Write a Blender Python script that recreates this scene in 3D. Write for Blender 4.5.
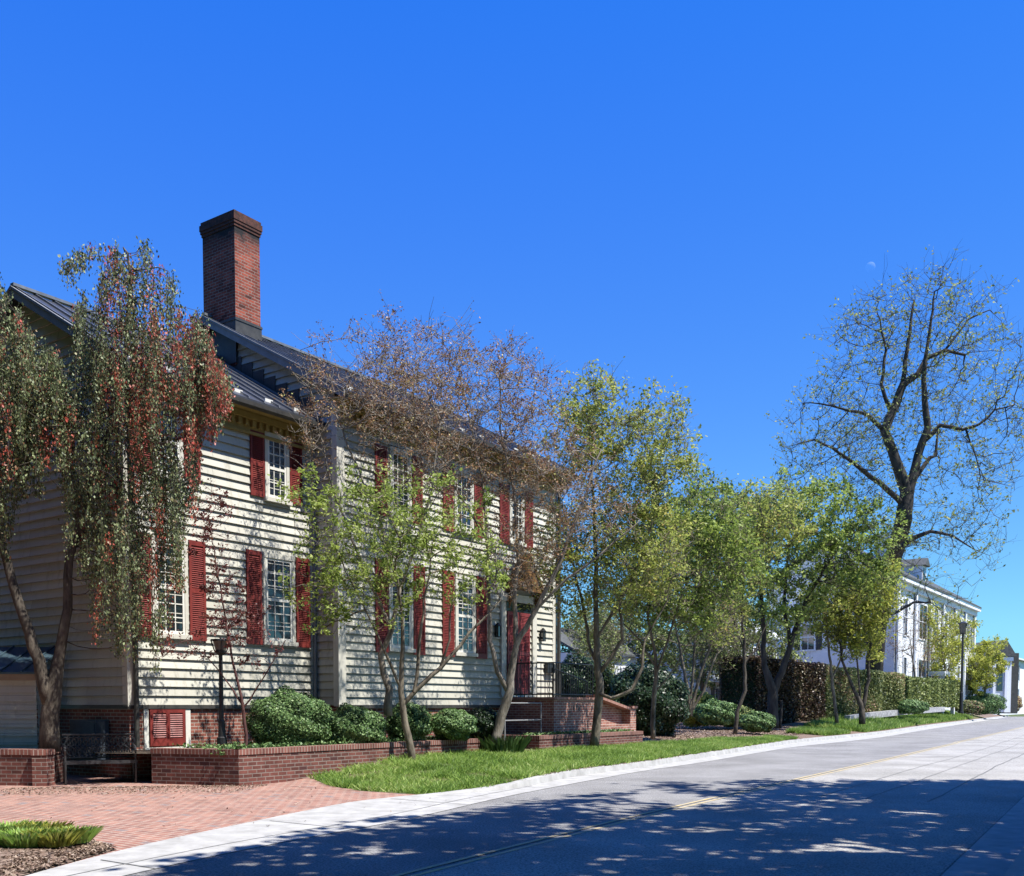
import bpy, math, random
import numpy as np
from mathutils import Vector
random.seed(7)
RNG = np.random.default_rng(7)
R = math.radians
scene = bpy.context.scene
for o in list(bpy.data.objects):
    bpy.data.objects.remove(o)

# ------------------------------------------------------------------ camera
F = 1000.0; EYE = 1.45; DIP = R(3.0); CX = 512.0; CY = 705 + F * math.tan(DIP)
cam_d = bpy.data.cameras.new('camera')
cam = bpy.data.objects.new('camera', cam_d); scene.collection.objects.link(cam)
cam.location = (0, 0, EYE); cam.rotation_euler = (R(90) - DIP, 0, 0)
cam_d.sensor_width = 36; cam_d.lens = F / 1024 * 36
cam_d.shift_x = 0; cam_d.shift_y = (CY - 438) / 1024
cam_d.clip_start = 0.05; cam_d.clip_end = 5000
scene.camera = cam
# ------------------------------------------------------------------ light
SUN = Vector((0.433, -0.218, 0.875)).normalized()
EL = math.asin(SUN.z); AZ = math.atan2(SUN.x, SUN.y)
w = bpy.data.worlds.new('World'); scene.world = w; w.use_nodes = True
nt = w.node_tree; bg = nt.nodes['Background']
sky = nt.nodes.new('ShaderNodeTexSky'); sky.sky_type = 'NISHITA'; sky.sun_disc = False
sky.sun_elevation = EL; sky.sun_rotation = AZ; sky.altitude = 0
sky.air_density = 1.1; sky.dust_density = 0.1; sky.ozone_density = 2.5
hs = nt.nodes.new('ShaderNodeHueSaturation'); hs.inputs['Saturation'].default_value = 1.45; hs.inputs['Value'].default_value = 1.0
sep = nt.nodes.new('ShaderNodeSeparateColor'); com = nt.nodes.new('ShaderNodeCombineColor'); nt.links.new(hs.outputs[0], sep.inputs[0])
for i, (gain, pw) in enumerate(((.83, .54), (1.13, .78), (4.01, .28))):   # film response of the photograph's sky
    p_ = nt.nodes.new('ShaderNodeMath'); p_.operation = 'POWER'; p_.inputs[1].default_value = pw; nt.links.new(sep.outputs[i], p_.inputs[0])
    q_ = nt.nodes.new('ShaderNodeMath'); q_.operation = 'MULTIPLY'; q_.inputs[1].default_value = gain; nt.links.new(p_.outputs[0], q_.inputs[0]); nt.links.new(q_.outputs[0], com.inputs[i])
nt.links.new(sky.outputs[0], hs.inputs['Color']); nt.links.new(com.outputs[0], bg.inputs[0]); bg.inputs[1].default_value = 0.092
sl = bpy.data.lights.new('sun', 'SUN'); sl.energy = 5.0; sl.angle = R(0.5); sl.color = (1, 0.96, 0.9)
so = bpy.data.objects.new('sun', sl); scene.collection.objects.link(so)
so.rotation_euler = (-SUN).to_track_quat('-Z', 'Y').to_euler()
scene.view_settings.view_transform = 'Standard'; scene.view_settings.look = 'None'
scene.view_settings.exposure = 0.8; scene.view_settings.gamma = 1.0
scene.view_settings.use_curve_mapping = False
scene.render.engine = 'CYCLES'
scene.cycles.max_bounces = 6; scene.cycles.diffuse_bounces = 1; scene.cycles.transparent_max_bounces = 8

# ------------------------------------------------------------------ survey helpers
_s, _c = math.sin(DIP), math.cos(DIP)
O = np.array([0, 0, EYE])
def ray(px, py):
    a = (px - CX) / F; b = -(py - CY) / F
    return np.array([a, _c + b * _s, -_s + b * _c])
def G(px, py, z=0.0):
    r = ray(px, py); return O + r * ((z - EYE) / r[2])
def P(px, py, Y):
    r = ray(px, py); return O + r * (Y / r[1])
def proj(p):
    zc = p[..., 1] * _c - (p[..., 2] - EYE) * _s
    return CX + F * p[..., 0] / zc, CY - F * (p[..., 1] * _s + (p[..., 2] - EYE) * _c) / zc
ANG = math.atan(694 / 1001.4)
D1 = np.array([math.sin(ANG), math.cos(ANG), 0]); D2 = np.array([-math.cos(ANG), math.sin(ANG), 0])
H0 = np.array([-7.48, 19.54, 0])
def LW(u, v, z=0.0): return H0 + D1 * u + D2 * v + np.array([0, 0, z])
def WL(p): q = np.asarray(p, float) - H0; return q @ D1, q @ D2

# ------------------------------------------------------------------ object helpers
COL = scene.collection
def tag(o, label=None, cat=None, group=None, kind=None):
    if label: o['label'] = label
    if cat: o['category'] = cat
    if group: o['group'] = group
    if kind: o['kind'] = kind
    return o
def empty(name, loc=(0, 0, 0), rz=0.0, label=None, cat=None, group=None):
    o = bpy.data.objects.new(name, None); COL.objects.link(o)
    o.location = Vector([float(x) for x in loc]); o.rotation_euler = (0, 0, rz); o.empty_display_size = 0.3
    return tag(o, label, cat, group)
class MB:
    """collects polygons; build() links them as one mesh object"""
    def __init__(s): s.v = []; s.f = []; s.smooth = False
    def poly(s, pts):
        n = len(s.v); s.v += [tuple(float(c) for c in p) for p in pts]; s.f.append(list(range(n, n + len(pts))))
    def box(s, x0, x1, y0, y1, z0, z1):
        n = len(s.v)
        s.v += [(x0,y0,z0),(x1,y0,z0),(x1,y1,z0),(x0,y1,z0),(x0,y0,z1),(x1,y0,z1),(x1,y1,z1),(x0,y1,z1)]
        for q in ((0,3,2,1),(4,5,6,7),(0,1,5,4),(1,2,6,5),(2,3,7,6),(3,0,4,7)): s.f.append([n + i for i in q])
    def prism(s, bottom, top):
        n = len(s.v); k = len(bottom)
        s.v += [tuple(map(float, p)) for p in bottom] + [tuple(map(float, p)) for p in top]
        s.f.append([n + i for i in range(k)][::-1]); s.f.append([n + k + i for i in range(k)])
        for i in range(k): j = (i + 1) % k; s.f.append([n + i, n + j, n + k + j, n + k + i])
    def tube(s, pts, rad, sides=8, cap=True):
        pts = [np.asarray(p, float) for p in pts]
        if not hasattr(rad, '__len__'): rad = [rad] * len(pts)
        base = len(s.v); m = len(pts)
        ref = None
        for i, p in enumerate(pts):
            d = pts[min(i + 1, m - 1)] - pts[max(i - 1, 0)]; L = np.linalg.norm(d); d = d / (L if L > 1e-9 else 1)
            if ref is None: ref = np.array([0, 0, 1.]) if abs(d[2]) < .9 else np.array([1., 0, 0])
            a = ref - d * (ref @ d); la = np.linalg.norm(a)
            if la < 1e-6: a = np.cross(d, [0, .6, .8]); la = np.linalg.norm(a)
            a /= la; b = np.cross(d, a)
            for k in range(sides):
                t = 2 * math.pi * k / sides
                s.v.append(tuple(p + (a * math.cos(t) + b * math.sin(t)) * rad[i]))
            ref = a
        for i in range(m - 1):
            for k in range(sides):
                j = (k + 1) % sides
                s.f.append([base + i * sides + k, base + i * sides + j, base + (i + 1) * sides + j, base + (i + 1) * sides + k])
        if cap:
            s.f.append([base + k for k in range(sides)][::-1]); s.f.append([base + (m - 1) * sides + k for k in range(sides)])
    def build(s, name, mat, parent=None, origin=None, smooth=False, uvs=True):
        v = np.array(s.v, float)
        if origin is not None: v = v - np.asarray(origin, float)
        me = bpy.data.meshes.new(name); me.from_pydata(v.tolist(), [], s.f); me.materials.append(mat)
        if uvs: box_uv(me)
        if smooth: me.polygons.foreach_set('use_smooth', [True] * len(me.polygons))
        me.update()
        o = bpy.data.objects.new(name, me); COL.objects.link(o)
        if parent is not None: o.parent = parent
        elif origin is not None: o.location = Vector([float(x) for x in origin])
        return o
def box_uv(me):
    uv = me.uv_layers.new(name='UVMap'); nl = len(me.loops)
    co = np.empty(len(me.vertices) * 3); me.vertices.foreach_get('co', co); co = co.reshape(-1, 3)
    li = np.empty(nl, int); me.loops.foreach_get('vertex_index', li)
    lt = np.empty(len(me.polygons), int); me.polygons.foreach_get('loop_total', lt)
    nr = np.empty(len(me.polygons) * 3); me.polygons.foreach_get('normal', nr); nr = nr.reshape(-1, 3)
    ln = np.repeat(nr, lt, axis=0); p = co[li]
    horiz = np.abs(ln[:, 2]) > .75
    t = np.stack([-ln[:, 1], ln[:, 0]], 1); L = np.linalg.norm(t, axis=1); L[L < 1e-6] = 1; t /= L[:, None]
    U = np.where(horiz, p[:, 0], p[:, 0] * t[:, 0] + p[:, 1] * t[:, 1]); V = np.where(horiz, p[:, 1], p[:, 2])
    uv.data.foreach_set('uv', np.stack([U, V], 1).ravel())
def quads(name, V, mat, parent=None, origin=None, tone=None, k=4):
    """V: (n,k,3) array of faces -> one mesh with a per-face tone attribute"""
    n = len(V); V = V.reshape(-1, 3)
    if origin is not None: V = V - np.asarray(origin, float)
    me = bpy.data.meshes.new(name)
    me.vertices.add(n * k); me.vertices.foreach_set('co', V.astype(np.float32).ravel())
    me.loops.add(n * k); me.loops.foreach_set('vertex_index', np.arange(n * k, dtype=np.int32))
    me.polygons.add(n); me.polygons.foreach_set('loop_start', np.arange(0, n * k, k, dtype=np.int32))
    me.polygons.foreach_set('loop_total', np.full(n, k, dtype=np.int32))
    if tone is None: tone = RNG.random(n)
    a = me.attributes.new('tone', 'FLOAT', 'FACE'); a.data.foreach_set('value', np.asarray(tone, np.float32))
    me.materials.append(mat); me.update(calc_edges=True); me.validate()
    o = bpy.data.objects.new(name, me); COL.objects.link(o)
    if parent is not None: o.parent = parent
    elif origin is not None: o.location = Vector([float(x) for x in origin])
    return o

# ------------------------------------------------------------------ materials
def mat(name):
    m = bpy.data.materials.new(name); m.use_nodes = True; t = m.node_tree
    return m, t, t.nodes['Principled BSDF']
def N(t, typ, **kw):
    n = t.nodes.new(typ)
    for k, v in kw.items():
        if k in n.inputs: n.inputs[k].default_value = v
        else: setattr(n, k, v)
    return n
def ramp(t, stops, fac):
    r = t.nodes.new('ShaderNodeValToRGB'); e = r.color_ramp.elements
    while len(e) < len(stops): e.new(0.5)
    for i, (p, c) in enumerate(stops): e[i].position = p; e[i].color = (*c, 1)
    t.links.new(fac, r.inputs[0]); return r.outputs[0]
def noisy(name, c1, c2, scale=8, rough=.8, bump=.0, bscale=60, spec=.3, metallic=0, detail=6, c3=None, stretch=None):
    m, t, b = mat(name); tc = N(t, 'ShaderNodeTexCoord'); src = tc.outputs['Object']
    if stretch:
        mp = N(t, 'ShaderNodeMapping'); mp.inputs['Scale'].default_value = stretch; t.links.new(src, mp.inputs[0]); src = mp.outputs[0]
    n = N(t, 'ShaderNodeTexNoise', Scale=scale, Detail=detail, Roughness=.65); t.links.new(src, n.inputs['Vector'])
    st = [(.32, c1), (.68, c2)] if c3 is None else [(.3, c1), (.5, c2), (.7, c3)]
    t.links.new(ramp(t, st, n.outputs['Fac']), b.inputs['Base Color'])
    b.inputs['Roughness'].default_value = rough; b.inputs['Specular IOR Level'].default_value = spec; b.inputs['Metallic'].default_value = metallic
    if bump:
        n2 = N(t, 'ShaderNodeTexNoise', Scale=bscale, Detail=5); t.links.new(src, n2.inputs['Vector'])
        bp = N(t, 'ShaderNodeBump', Strength=bump, Distance=.02); t.links.new(n2.outputs['Fac'], bp.inputs['Height'])
        t.links.new(bp.outputs[0], b.inputs['Normal'])
    return m
def brickmat(name, a, b_, mortar, bw=.205, rh=.072, ms=.009, stain=(.35, .3, .28), soot=None, rot=0, dark=None):
    m, t, b = mat(name); uv = N(t, 'ShaderNodeUVMap', uv_map='UVMap')
    src = uv.outputs[0]
    if rot:
        mp = N(t, 'ShaderNodeMapping'); mp.inputs['Rotation'].default_value = (0, 0, rot); t.links.new(src, mp.inputs[0]); src = mp.outputs[0]
    bt = N(t, 'ShaderNodeTexBrick', Scale=1.0); bt.inputs['Brick Width'].default_value = bw; bt.inputs['Row Height'].default_value = rh
    bt.inputs['Mortar Size'].default_value = ms; bt.inputs['Mortar Smooth'].default_value = .15; bt.inputs['Bias'].default_value = -.1
    bt.inputs['Color1'].default_value = (*a, 1); bt.inputs['Color2'].default_value = (*b_, 1); bt.inputs['Mortar'].default_value = (*mortar, 1)
    t.links.new(src, bt.inputs['Vector'])
    n = N(t, 'ShaderNodeTexNoise', Scale=2.2, Detail=8, Roughness=.7); t.links.new(src, n.inputs['Vector'])
    mx = N(t, 'ShaderNodeMix', data_type='RGBA', blend_type='MULTIPLY'); mx.inputs[0].default_value = .75
    t.links.new(bt.outputs['Color'], mx.inputs[6])
    t.links.new(ramp(t, [(.3, stain), (.55, (1, 1, 1))], n.outputs['Fac']), mx.inputs[7])
    out = mx.outputs[2]
    if dark:   # scattered dark headers
        bt2 = N(t, 'ShaderNodeTexBrick', Scale=1.0)
        for k_, v_ in (('Brick Width', bw), ('Row Height', rh), ('Mortar Size', 0.0), ('Bias', -.45)): bt2.inputs[k_].default_value = v_
        bt2.inputs['Color1'].default_value = (0, 0, 0, 1); bt2.inputs['Color2'].default_value = (1, 1, 1, 1)
        t.links.new(src, bt2.inputs['Vector'])
        mm = N(t, 'ShaderNodeMix', data_type='RGBA'); t.links.new(out, mm.inputs[6]); mm.inputs[7].default_value = (*dark, 1)
        f = N(t, 'ShaderNodeMath', operation='GREATER_THAN'); f.inputs[1].default_value = .52
        t.links.new(bt2.outputs['Color'], f.inputs[0])
        g = N(t, 'ShaderNodeMath', operation='MULTIPLY'); g.inputs[1].default_value = .7; t.links.new(f.outputs[0], g.inputs[0])
        t.links.new(g.outputs[0], mm.inputs[0]); out = mm.outputs[2]
    if soot:
        tc = N(t, 'ShaderNodeTexCoord'); sp = N(t, 'ShaderNodeSeparateXYZ'); t.links.new(tc.outputs['Object'], sp.inputs[0])
        ad = N(t, 'ShaderNodeMath', operation='MULTIPLY_ADD'); ad.inputs[1].default_value = 1.6; t.links.new(n.outputs['Fac'], ad.inputs[0]); t.links.new(sp.outputs[2], ad.inputs[2])
        mr = N(t, 'ShaderNodeMapRange'); mr.inputs[1].default_value = soot; mr.inputs[2].default_value = soot + .5; t.links.new(ad.outputs[0], mr.inputs[0])
        m2 = N(t, 'ShaderNodeMix', data_type='RGBA'); t.links.new(mr.outputs[0], m2.inputs[0]); t.links.new(out, m2.inputs[6]); m2.inputs[7].default_value = (.025, .022, .022, 1)
        out = m2.outputs[2]
    t.links.new(out, b.inputs['Base Color']); b.inputs['Roughness'].default_value = .85; b.inputs['Specular IOR Level'].default_value = .25
    bp = N(t, 'ShaderNodeBump', Strength=.7, Distance=.012); iv = N(t, 'ShaderNodeMath', operation='SUBTRACT'); iv.inputs[0].default_value = 1
    t.links.new(bt.outputs['Fac'], iv.inputs[1]); t.links.new(iv.outputs[0], bp.inputs['Height']); t.links.new(bp.outputs[0], b.inputs['Normal'])
    return m
def leafmat(name, stops, trans=.3, rough=.5):
    m, t, b = mat(name); at = N(t, 'ShaderNodeAttribute', attribute_name='tone')
    col = ramp(t, stops, at.outputs['Fac'])
    tr = N(t, 'ShaderNodeBsdfTranslucent'); mx = N(t, 'ShaderNodeMixShader'); mx.inputs[0].default_value = trans
    t.links.new(col, b.inputs['Base Color']); t.links.new(col, tr.inputs[0])
    b.inputs['Roughness'].default_value = rough; b.inputs['Specular IOR Level'].default_value = .35
    t.links.new(b.outputs[0], mx.inputs[1]); t.links.new(tr.outputs[0], mx.inputs[2])
    t.links.new(mx.outputs[0], t.nodes['Material Output'].inputs[0]); return m
def glassmat(name, c=(.012, .016, .022), rough=.06):
    m, t, b = mat(name); b.inputs['Base Color'].default_value = (*c, 1); b.inputs['Roughness'].default_value = rough
    b.inputs['Specular IOR Level'].default_value = .9; b.inputs['IOR'].default_value = 1.6
    tc = N(t, 'ShaderNodeTexCoord'); n = N(t, 'ShaderNodeTexNoise', Scale=2.5, Detail=1); t.links.new(tc.outputs['Object'], n.inputs['Vector'])
    bp = N(t, 'ShaderNodeBump', Strength=.25, Distance=.02); t.links.new(n.outputs['Fac'], bp.inputs['Height']); t.links.new(bp.outputs[0], b.inputs['Normal'])
    return m

M = {}
def sidingmat():
    m, t, b = mat('cream_siding_paint'); uv = N(t, 'ShaderNodeUVMap', uv_map='UVMap'); tc = N(t, 'ShaderNodeTexCoord')
    mp = N(t, 'ShaderNodeMapping'); mp.inputs['Location'].default_value = (0, -1.4505, 0); t.links.new(uv.outputs[0], mp.inputs[0])
    bt = N(t, 'ShaderNodeTexBrick', Scale=1.0); bt.offset = .37; bt.offset_frequency = 2; bt.squash = 1
    for k_, v_ in (('Brick Width', 3.3), ('Row Height', .185), ('Mortar Size', .0035), ('Mortar Smooth', .3), ('Bias', 0.0)): bt.inputs[k_].default_value = v_
    bt.inputs['Color1'].default_value = (.49, .475, .405, 1); bt.inputs['Color2'].default_value = (.60, .585, .505, 1); bt.inputs['Mortar'].default_value = (.16, .15, .12, 1)
    t.links.new(mp.outputs[0], bt.inputs['Vector'])
    m2 = N(t, 'ShaderNodeMapping'); m2.inputs['Scale'].default_value = (1, 1, .22); t.links.new(tc.outputs['Object'], m2.inputs[0])
    n = N(t, 'ShaderNodeTexNoise', Scale=5, Detail=10, Roughness=.72); t.links.new(m2.outputs[0], n.inputs['Vector'])
    n2 = N(t, 'ShaderNodeTexNoise', Scale=.5, Detail=4); t.links.new(tc.outputs['Object'], n2.inputs['Vector'])
    mx = N(t, 'ShaderNodeMix', data_type='RGBA', blend_type='MULTIPLY'); mx.inputs[0].default_value = 1
    t.links.new(bt.outputs['Color'], mx.inputs[6]); t.links.new(ramp(t, [(.30, (.70, .69, .64)), (.46, (1, 1, 1)), (.75, (1.06, 1.05, 1.03))], n.outputs['Fac']), mx.inputs[7])
    mz = N(t, 'ShaderNodeMix', data_type='RGBA', blend_type='MULTIPLY'); mz.inputs[0].default_value = 1
    t.links.new(mx.outputs[2], mz.inputs[6]); t.links.new(ramp(t, [(.35, (.86, .86, .84)), (.6, (1, 1, 1))], n2.outputs['Fac']), mz.inputs[7])
    t.links.new(mz.outputs[2], b.inputs['Base Color']); b.inputs['Roughness'].default_value = .65; b.inputs['Specular IOR Level'].default_value = .25
    bp = N(t, 'ShaderNodeBump', Strength=.12, Distance=.02); t.links.new(n.outputs['Fac'], bp.inputs['Height']); t.links.new(bp.outputs[0], b.inputs['Normal'])
    return m
M['siding'] = sidingmat()
M['trim'] = noisy('cream_trim_paint', (.54, .52, .44), (.62, .60, .52), 5, .55)
M['brick'] = brickmat('old_red_brick', (.34, .12, .085), (.16, .055, .04), (.42, .36, .30), stain=(.45, .38, .36))
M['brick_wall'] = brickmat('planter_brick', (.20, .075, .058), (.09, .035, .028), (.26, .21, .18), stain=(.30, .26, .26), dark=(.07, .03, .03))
M['brick_ch'] = brickmat('chimney_brick', (.36, .085, .05), (.13, .03, .02), (.30, .22, .18), soot=13.45, dark=(.05, .02, .015), stain=(.25, .2, .2))
M['brick_cap'] = noisy('weathered_brick_coping', (.25, .12, .09), (.42, .24, .19), 9, .85, .3, 40)
M['brick_stoop'] = brickmat('stoop_brick', (.40, .18, .13), (.24, .09, .07), (.5, .42, .36), stain=(.55, .5, .47))
M['soot'] = noisy('soot_stained_brick', (.03, .022, .02), (.13, .05, .035), 9, .9, .4, 30)
M['paver'] = brickmat('patio_brick', (.36, .18, .135), (.22, .115, .095), (.50, .43, .36), bw=.20, rh=.10, ms=.008, stain=(.62, .56, .54), dark=(.22, .19, .19), rot=R(38))
M['roof'] = noisy('grey_standing_seam_metal', (.035, .038, .045), (.075, .078, .085), 1.5, .42, 0, spec=.5, metallic=.3)
M['seam'] = noisy('sunlit_seam_metal', (.14, .15, .16), (.26, .27, .28), 3, .4, spec=.5, metallic=.3)  # paler than the roof sheets so the ridges look sunlit
M['rake'] = noisy('grey_rake_paint', (.19, .195, .20), (.27, .275, .275), 4, .6)
M['cornice'] = noisy('ochre_cornice_paint', (.30, .21, .06), (.40, .29, .10), 5, .6)
M['flash'] = noisy('dark_flashing_metal', (.035, .033, .03), (.07, .065, .055), 5, .5, spec=.5)
M['red'] = noisy('red_shutter_paint', (.13, .020, .017), (.24, .040, .032), 5, .5, spec=.35, stretch=(1, 1, .5))
M['glass'] = glassmat('window_glass')
M['sash'] = noisy('white_sash_paint', (.66, .65, .58), (.76, .75, .68), 5, .5)
M['iron'] = noisy('black_iron', (.010, .010, .011), (.022, .022, .024), 12, .45, .1, 60, spec=.5)
M['bench'] = noisy('worn_black_iron', (.012, .012, .013), (.05, .05, .052), 18, .4, .2, 50, spec=.5)
M['lampglass'] = noisy('smoky_lamp_glass', (.10, .09, .075), (.2, .18, .15), 4, .25)
M['bark'] = noisy('grey_brown_bark', (.03, .025, .02), (.13, .11, .085), 9, .9, .7, 30, stretch=(1, 1, .35))
M['bark_pale'] = noisy('smooth_pale_bark', (.05, .04, .028), (.27, .23, .17), 6, .8, .5, 25, stretch=(1, 1, .3))
M['bark_twig'] = noisy('pale_tan_twig_bark', (.10, .085, .065), (.36, .31, .25), 8, .8, .4, 25, stretch=(1, 1, .3))
M['bark_dark'] = noisy('dark_furrowed_bark', (.02, .018, .016), (.09, .078, .066), 5, .9, .7, 18, stretch=(1, 1, .3))
M['bark_red'] = noisy('dark_red_stems', (.05, .02, .02), (.13, .06, .05), 8, .8)
def roadmat(name, lo, hi, spk):
    m, t, b = mat(name); tc = N(t, 'ShaderNodeTexCoord'); src = tc.outputs['Object']
    n1 = N(t, 'ShaderNodeTexNoise', Scale=.55, Detail=7, Roughness=.6); t.links.new(src, n1.inputs['Vector'])
    n2 = N(t, 'ShaderNodeTexNoise', Scale=42, Detail=3, Roughness=.7); t.links.new(src, n2.inputs['Vector'])
    n3 = N(t, 'ShaderNodeTexVoronoi', Scale=95); t.links.new(src, n3.inputs['Vector'])
    c1 = ramp(t, [(.36, lo), (.64, hi)], n1.outputs['Fac'])
    c2 = ramp(t, [(.36, (.45, .45, .45)), (.5, (1, 1, 1)), (.62, (spk, spk, spk))], n2.outputs['Fac'])
    c3 = ramp(t, [(.0, (1.25, 1.22, 1.2)), (.25, (1, 1, 1)), (.7, (.7, .7, .72))], n3.outputs['Distance'])
    m1 = N(t, 'ShaderNodeMix', data_type='RGBA', blend_type='MULTIPLY'); m1.inputs[0].default_value = 1; t.links.new(c1, m1.inputs[6]); t.links.new(c2, m1.inputs[7])
    m2 = N(t, 'ShaderNodeMix', data_type='RGBA', blend_type='MULTIPLY'); m2.inputs[0].default_value = 1; t.links.new(m1.outputs[2], m2.inputs[6]); t.links.new(c3, m2.inputs[7])
    t.links.new(m2.outputs[2], b.inputs['Base Color']); b.inputs['Roughness'].default_value = .9; b.inputs['Specular IOR Level'].default_value = .2
    bp = N(t, 'ShaderNodeBump', Strength=.6, Distance=.01); t.links.new(n2.outputs['Fac'], bp.inputs['Height']); t.links.new(bp.outputs[0], b.inputs['Normal'])
    return m
M['asphalt'] = roadmat('blue_grey_asphalt', (.235, .23, .222), (.335, .33, .32), 1.4)
M['asphalt_pale'] = roadmat('pale_worn_asphalt', (.34, .33, .30), (.47, .455, .42), 1.3)
M['crack'] = noisy('dark_road_sealant', (.11, .11, .11), (.20, .20, .19), 20, .8)
M['yellow'] = noisy('worn_yellow_paint', (.40, .37, .30), (.60, .46, .20), 3.5, .7, detail=10)
M['concrete'] = noisy('pale_concrete', (.30, .295, .28), (.47, .465, .45), 3.5, .85, .2, 90, detail=10)
M['mulch'] = noisy('brown_mulch', (.05, .044, .024), (.19, .13, .10), 22, .95, .9, 40, c3=(.32, .25, .2))
M['soil'] = noisy('dark_bed_soil', (.035, .028, .02), (.10, .075, .055), 16, .95, .8, 40)
M['ground'] = noisy('distant_grass_ground', (.05, .075, .025), (.10, .13, .045), 1.5, .95, .4, 20)
M['lawn'] = noisy('lawn_thatch', (.06, .07, .022), (.15, .14, .06), 9, .95, .5, 50)
M['white'] = noisy('white_house_paint', (.72, .73, .75), (.80, .81, .82), 2, .6)
M['white_wall'] = noisy('whitewashed_low_wall', (.16, .155, .16), (.50, .49, .49), 6, .8, .3, 20)
M['slate'] = noisy('dark_slate_roof', (.05, .055, .055), (.11, .115, .11), 6, .7)
M['slate_pale'] = noisy('pale_metal_roof', (.58, .6, .62), (.66, .68, .7), 2, .5)
M['shed_roof'] = noisy('blue_green_metal_roof', (.05, .09, .12), (.09, .14, .17), 3, .35, spec=.5, metallic=.3)
M['shed_fascia'] = noisy('tan_fascia_paint', (.26, .19, .12), (.34, .26, .17), 4, .6)
M['ac'] = noisy('blue_grey_metal_cabinet', (.05, .065, .085), (.08, .10, .125), 6, .5)
M['curtain'] = noisy('pale_curtain', (.40, .38, .33), (.5, .48, .42), 6, .9)
M['rust'] = noisy('brown_shingle_hood', (.10, .05, .02), (.24, .13, .045), 9, .85, .4, 30)
GREEN = dict(
    lime=leafmat('lime_leaf', [(0, (.05, .085, .018)), (.3, (.20, .28, .055)), (.65, (.42, .52, .11)), (1, (.66, .70, .28))], .5),
    olive=leafmat('olive_leaf', [(0, (.06, .085, .018)), (.3, (.24, .29, .055)), (.6, (.46, .52, .12)), (.84, (.55, .52, .16)), (1, (.50, .28, .12))], .5),
    yellow=leafmat('yellow_green_leaf', [(0, (.08, .11, .02)), (.3, (.28, .32, .05)), (.7, (.52, .54, .10)), (1, (.70, .64, .18))], .5),
    brown=leafmat('brown_bud', [(0, (.10, .06, .035)), (.35, (.26, .14, .075)), (.65, (.42, .24, .12)), (.82, (.48, .38, .14)), (1, (.40, .44, .14))], .2),
    weep=leafmat('weeping_leaf', [(0, (.05, .07, .03)), (.34, (.17, .21, .09)), (.60, (.34, .39, .18)), (.66, (.34, .18, .10)), (.82, (.42, .11, .07)), (1, (.55, .09, .06))], .25),
    darkred=leafmat('dark_red_leaf', [(0, (.05, .02, .02)), (.6, (.16, .04, .035)), (1, (.26, .14, .08))], .25),
    box=leafmat('boxwood_leaf', [(0, (.03, .07, .02)), (.5, (.10, .19, .055)), (1, (.26, .38, .14))], .2),
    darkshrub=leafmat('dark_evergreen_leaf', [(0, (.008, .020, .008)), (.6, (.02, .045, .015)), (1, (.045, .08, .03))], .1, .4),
    hedge=leafmat('mottled_hedge_leaf', [(0, (.02, .03, .012)), (.3, (.07, .10, .03)), (.6, (.28, .32, .11)), (.8, (.38, .33, .17)), (1, (.36, .16, .12))], .25),
    hedgeg=leafmat('green_hedge_leaf', [(0, (.04, .06, .02)), (.5, (.15, .20, .05)), (1, (.40, .44, .15))], .2),
    grass=leafmat('grass_blade', [(0, (.05, .10, .018)), (.4, (.17, .30, .05)), (.8, (.36, .50, .11)), (1, (.60, .62, .28))], .4),
    spring=leafmat('sparse_spring_leaf', [(0, (.11, .13, .045)), (.5, (.28, .33, .10)), (1, (.48, .52, .20))], .45),
    shade=leafmat('broad_shade_leaf', [(0, (.04, .08, .02)), (1, (.09, .16, .04))], .05),
    litter=leafmat('dry_litter', [(0, (.06, .04, .03)), (.5, (.20, .13, .09)), (1, (.42, .33, .25))], .05),
)

# ------------------------------------------------------------------ the ground
def strip(name, A, B, m, za=.0, zb=.0, uvs=True):
    mb = MB()
    for i in range(len(A) - 1):
        a0, a1, b0, b1 = A[i], A[i+1], B[i], B[i+1]
        mb.poly([(a0[0], a0[1], za), (a1[0], a1[1], za), (b1[0], b1[1], zb), (b0[0], b0[1], zb)])
    return mb.build(name, m)
def resamp(pts, xs):
    """curve sampled by its parameter along the street (D1)"""
    L = np.array([WL(p) for p in pts]); o = np.argsort(L[:, 0])
    return np.interp(xs, L[o, 0], L[o, 1])
E0 = [(-500, 1300), (125, 876), (200, 859), (250, 848), (330, 834), (395, 822), (426, 816), (460, 807), (499, 798), (566, 785), (640, 771.5), (700, 763), (790, 747.5), (880, 738), (922, 730.5), (964, 724)]
E1 = [(-500, 1180), (29, 876), (117, 851), (200, 833), (250, 823), (320, 808), (382, 797), (430, 795), (496, 791.5), (566, 776.5), (640, 767), (700, 757.5), (790, 743), (880, 734), (922, 727.5), (964, 722)]
U = np.concatenate([np.arange(-14, 30, .5), np.arange(30, 130, 2.0)])
def curve(Epx):
    pts = [G(x, y) for x, y in Epx[1:]]
    pts.append(pts[-1] + (pts[-1] - pts[-2]) / np.linalg.norm(pts[-1] - pts[-2]) * 120)
    d0 = pts[0] - pts[1]; pts.insert(0, pts[0] + d0 / np.linalg.norm(d0) * 12)
    return resamp(pts, U)
v0 = curve(E0); v1 = curve(E1)
from numpy import convolve
def smooth(a, k=5):
    b = np.pad(a, (k, k), mode='edge'); return np.convolve(b, np.ones(2*k+1) / (2*k+1), mode='valid')
v0 = smooth(v0, 2); v1 = smooth(v1, 2); v1 = np.maximum(v1, v0 + .22)
e0 = [LW(u, v) for u, v in zip(U, v0)]; e1 = [LW(u, v) for u, v in zip(U, v1)]
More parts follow.
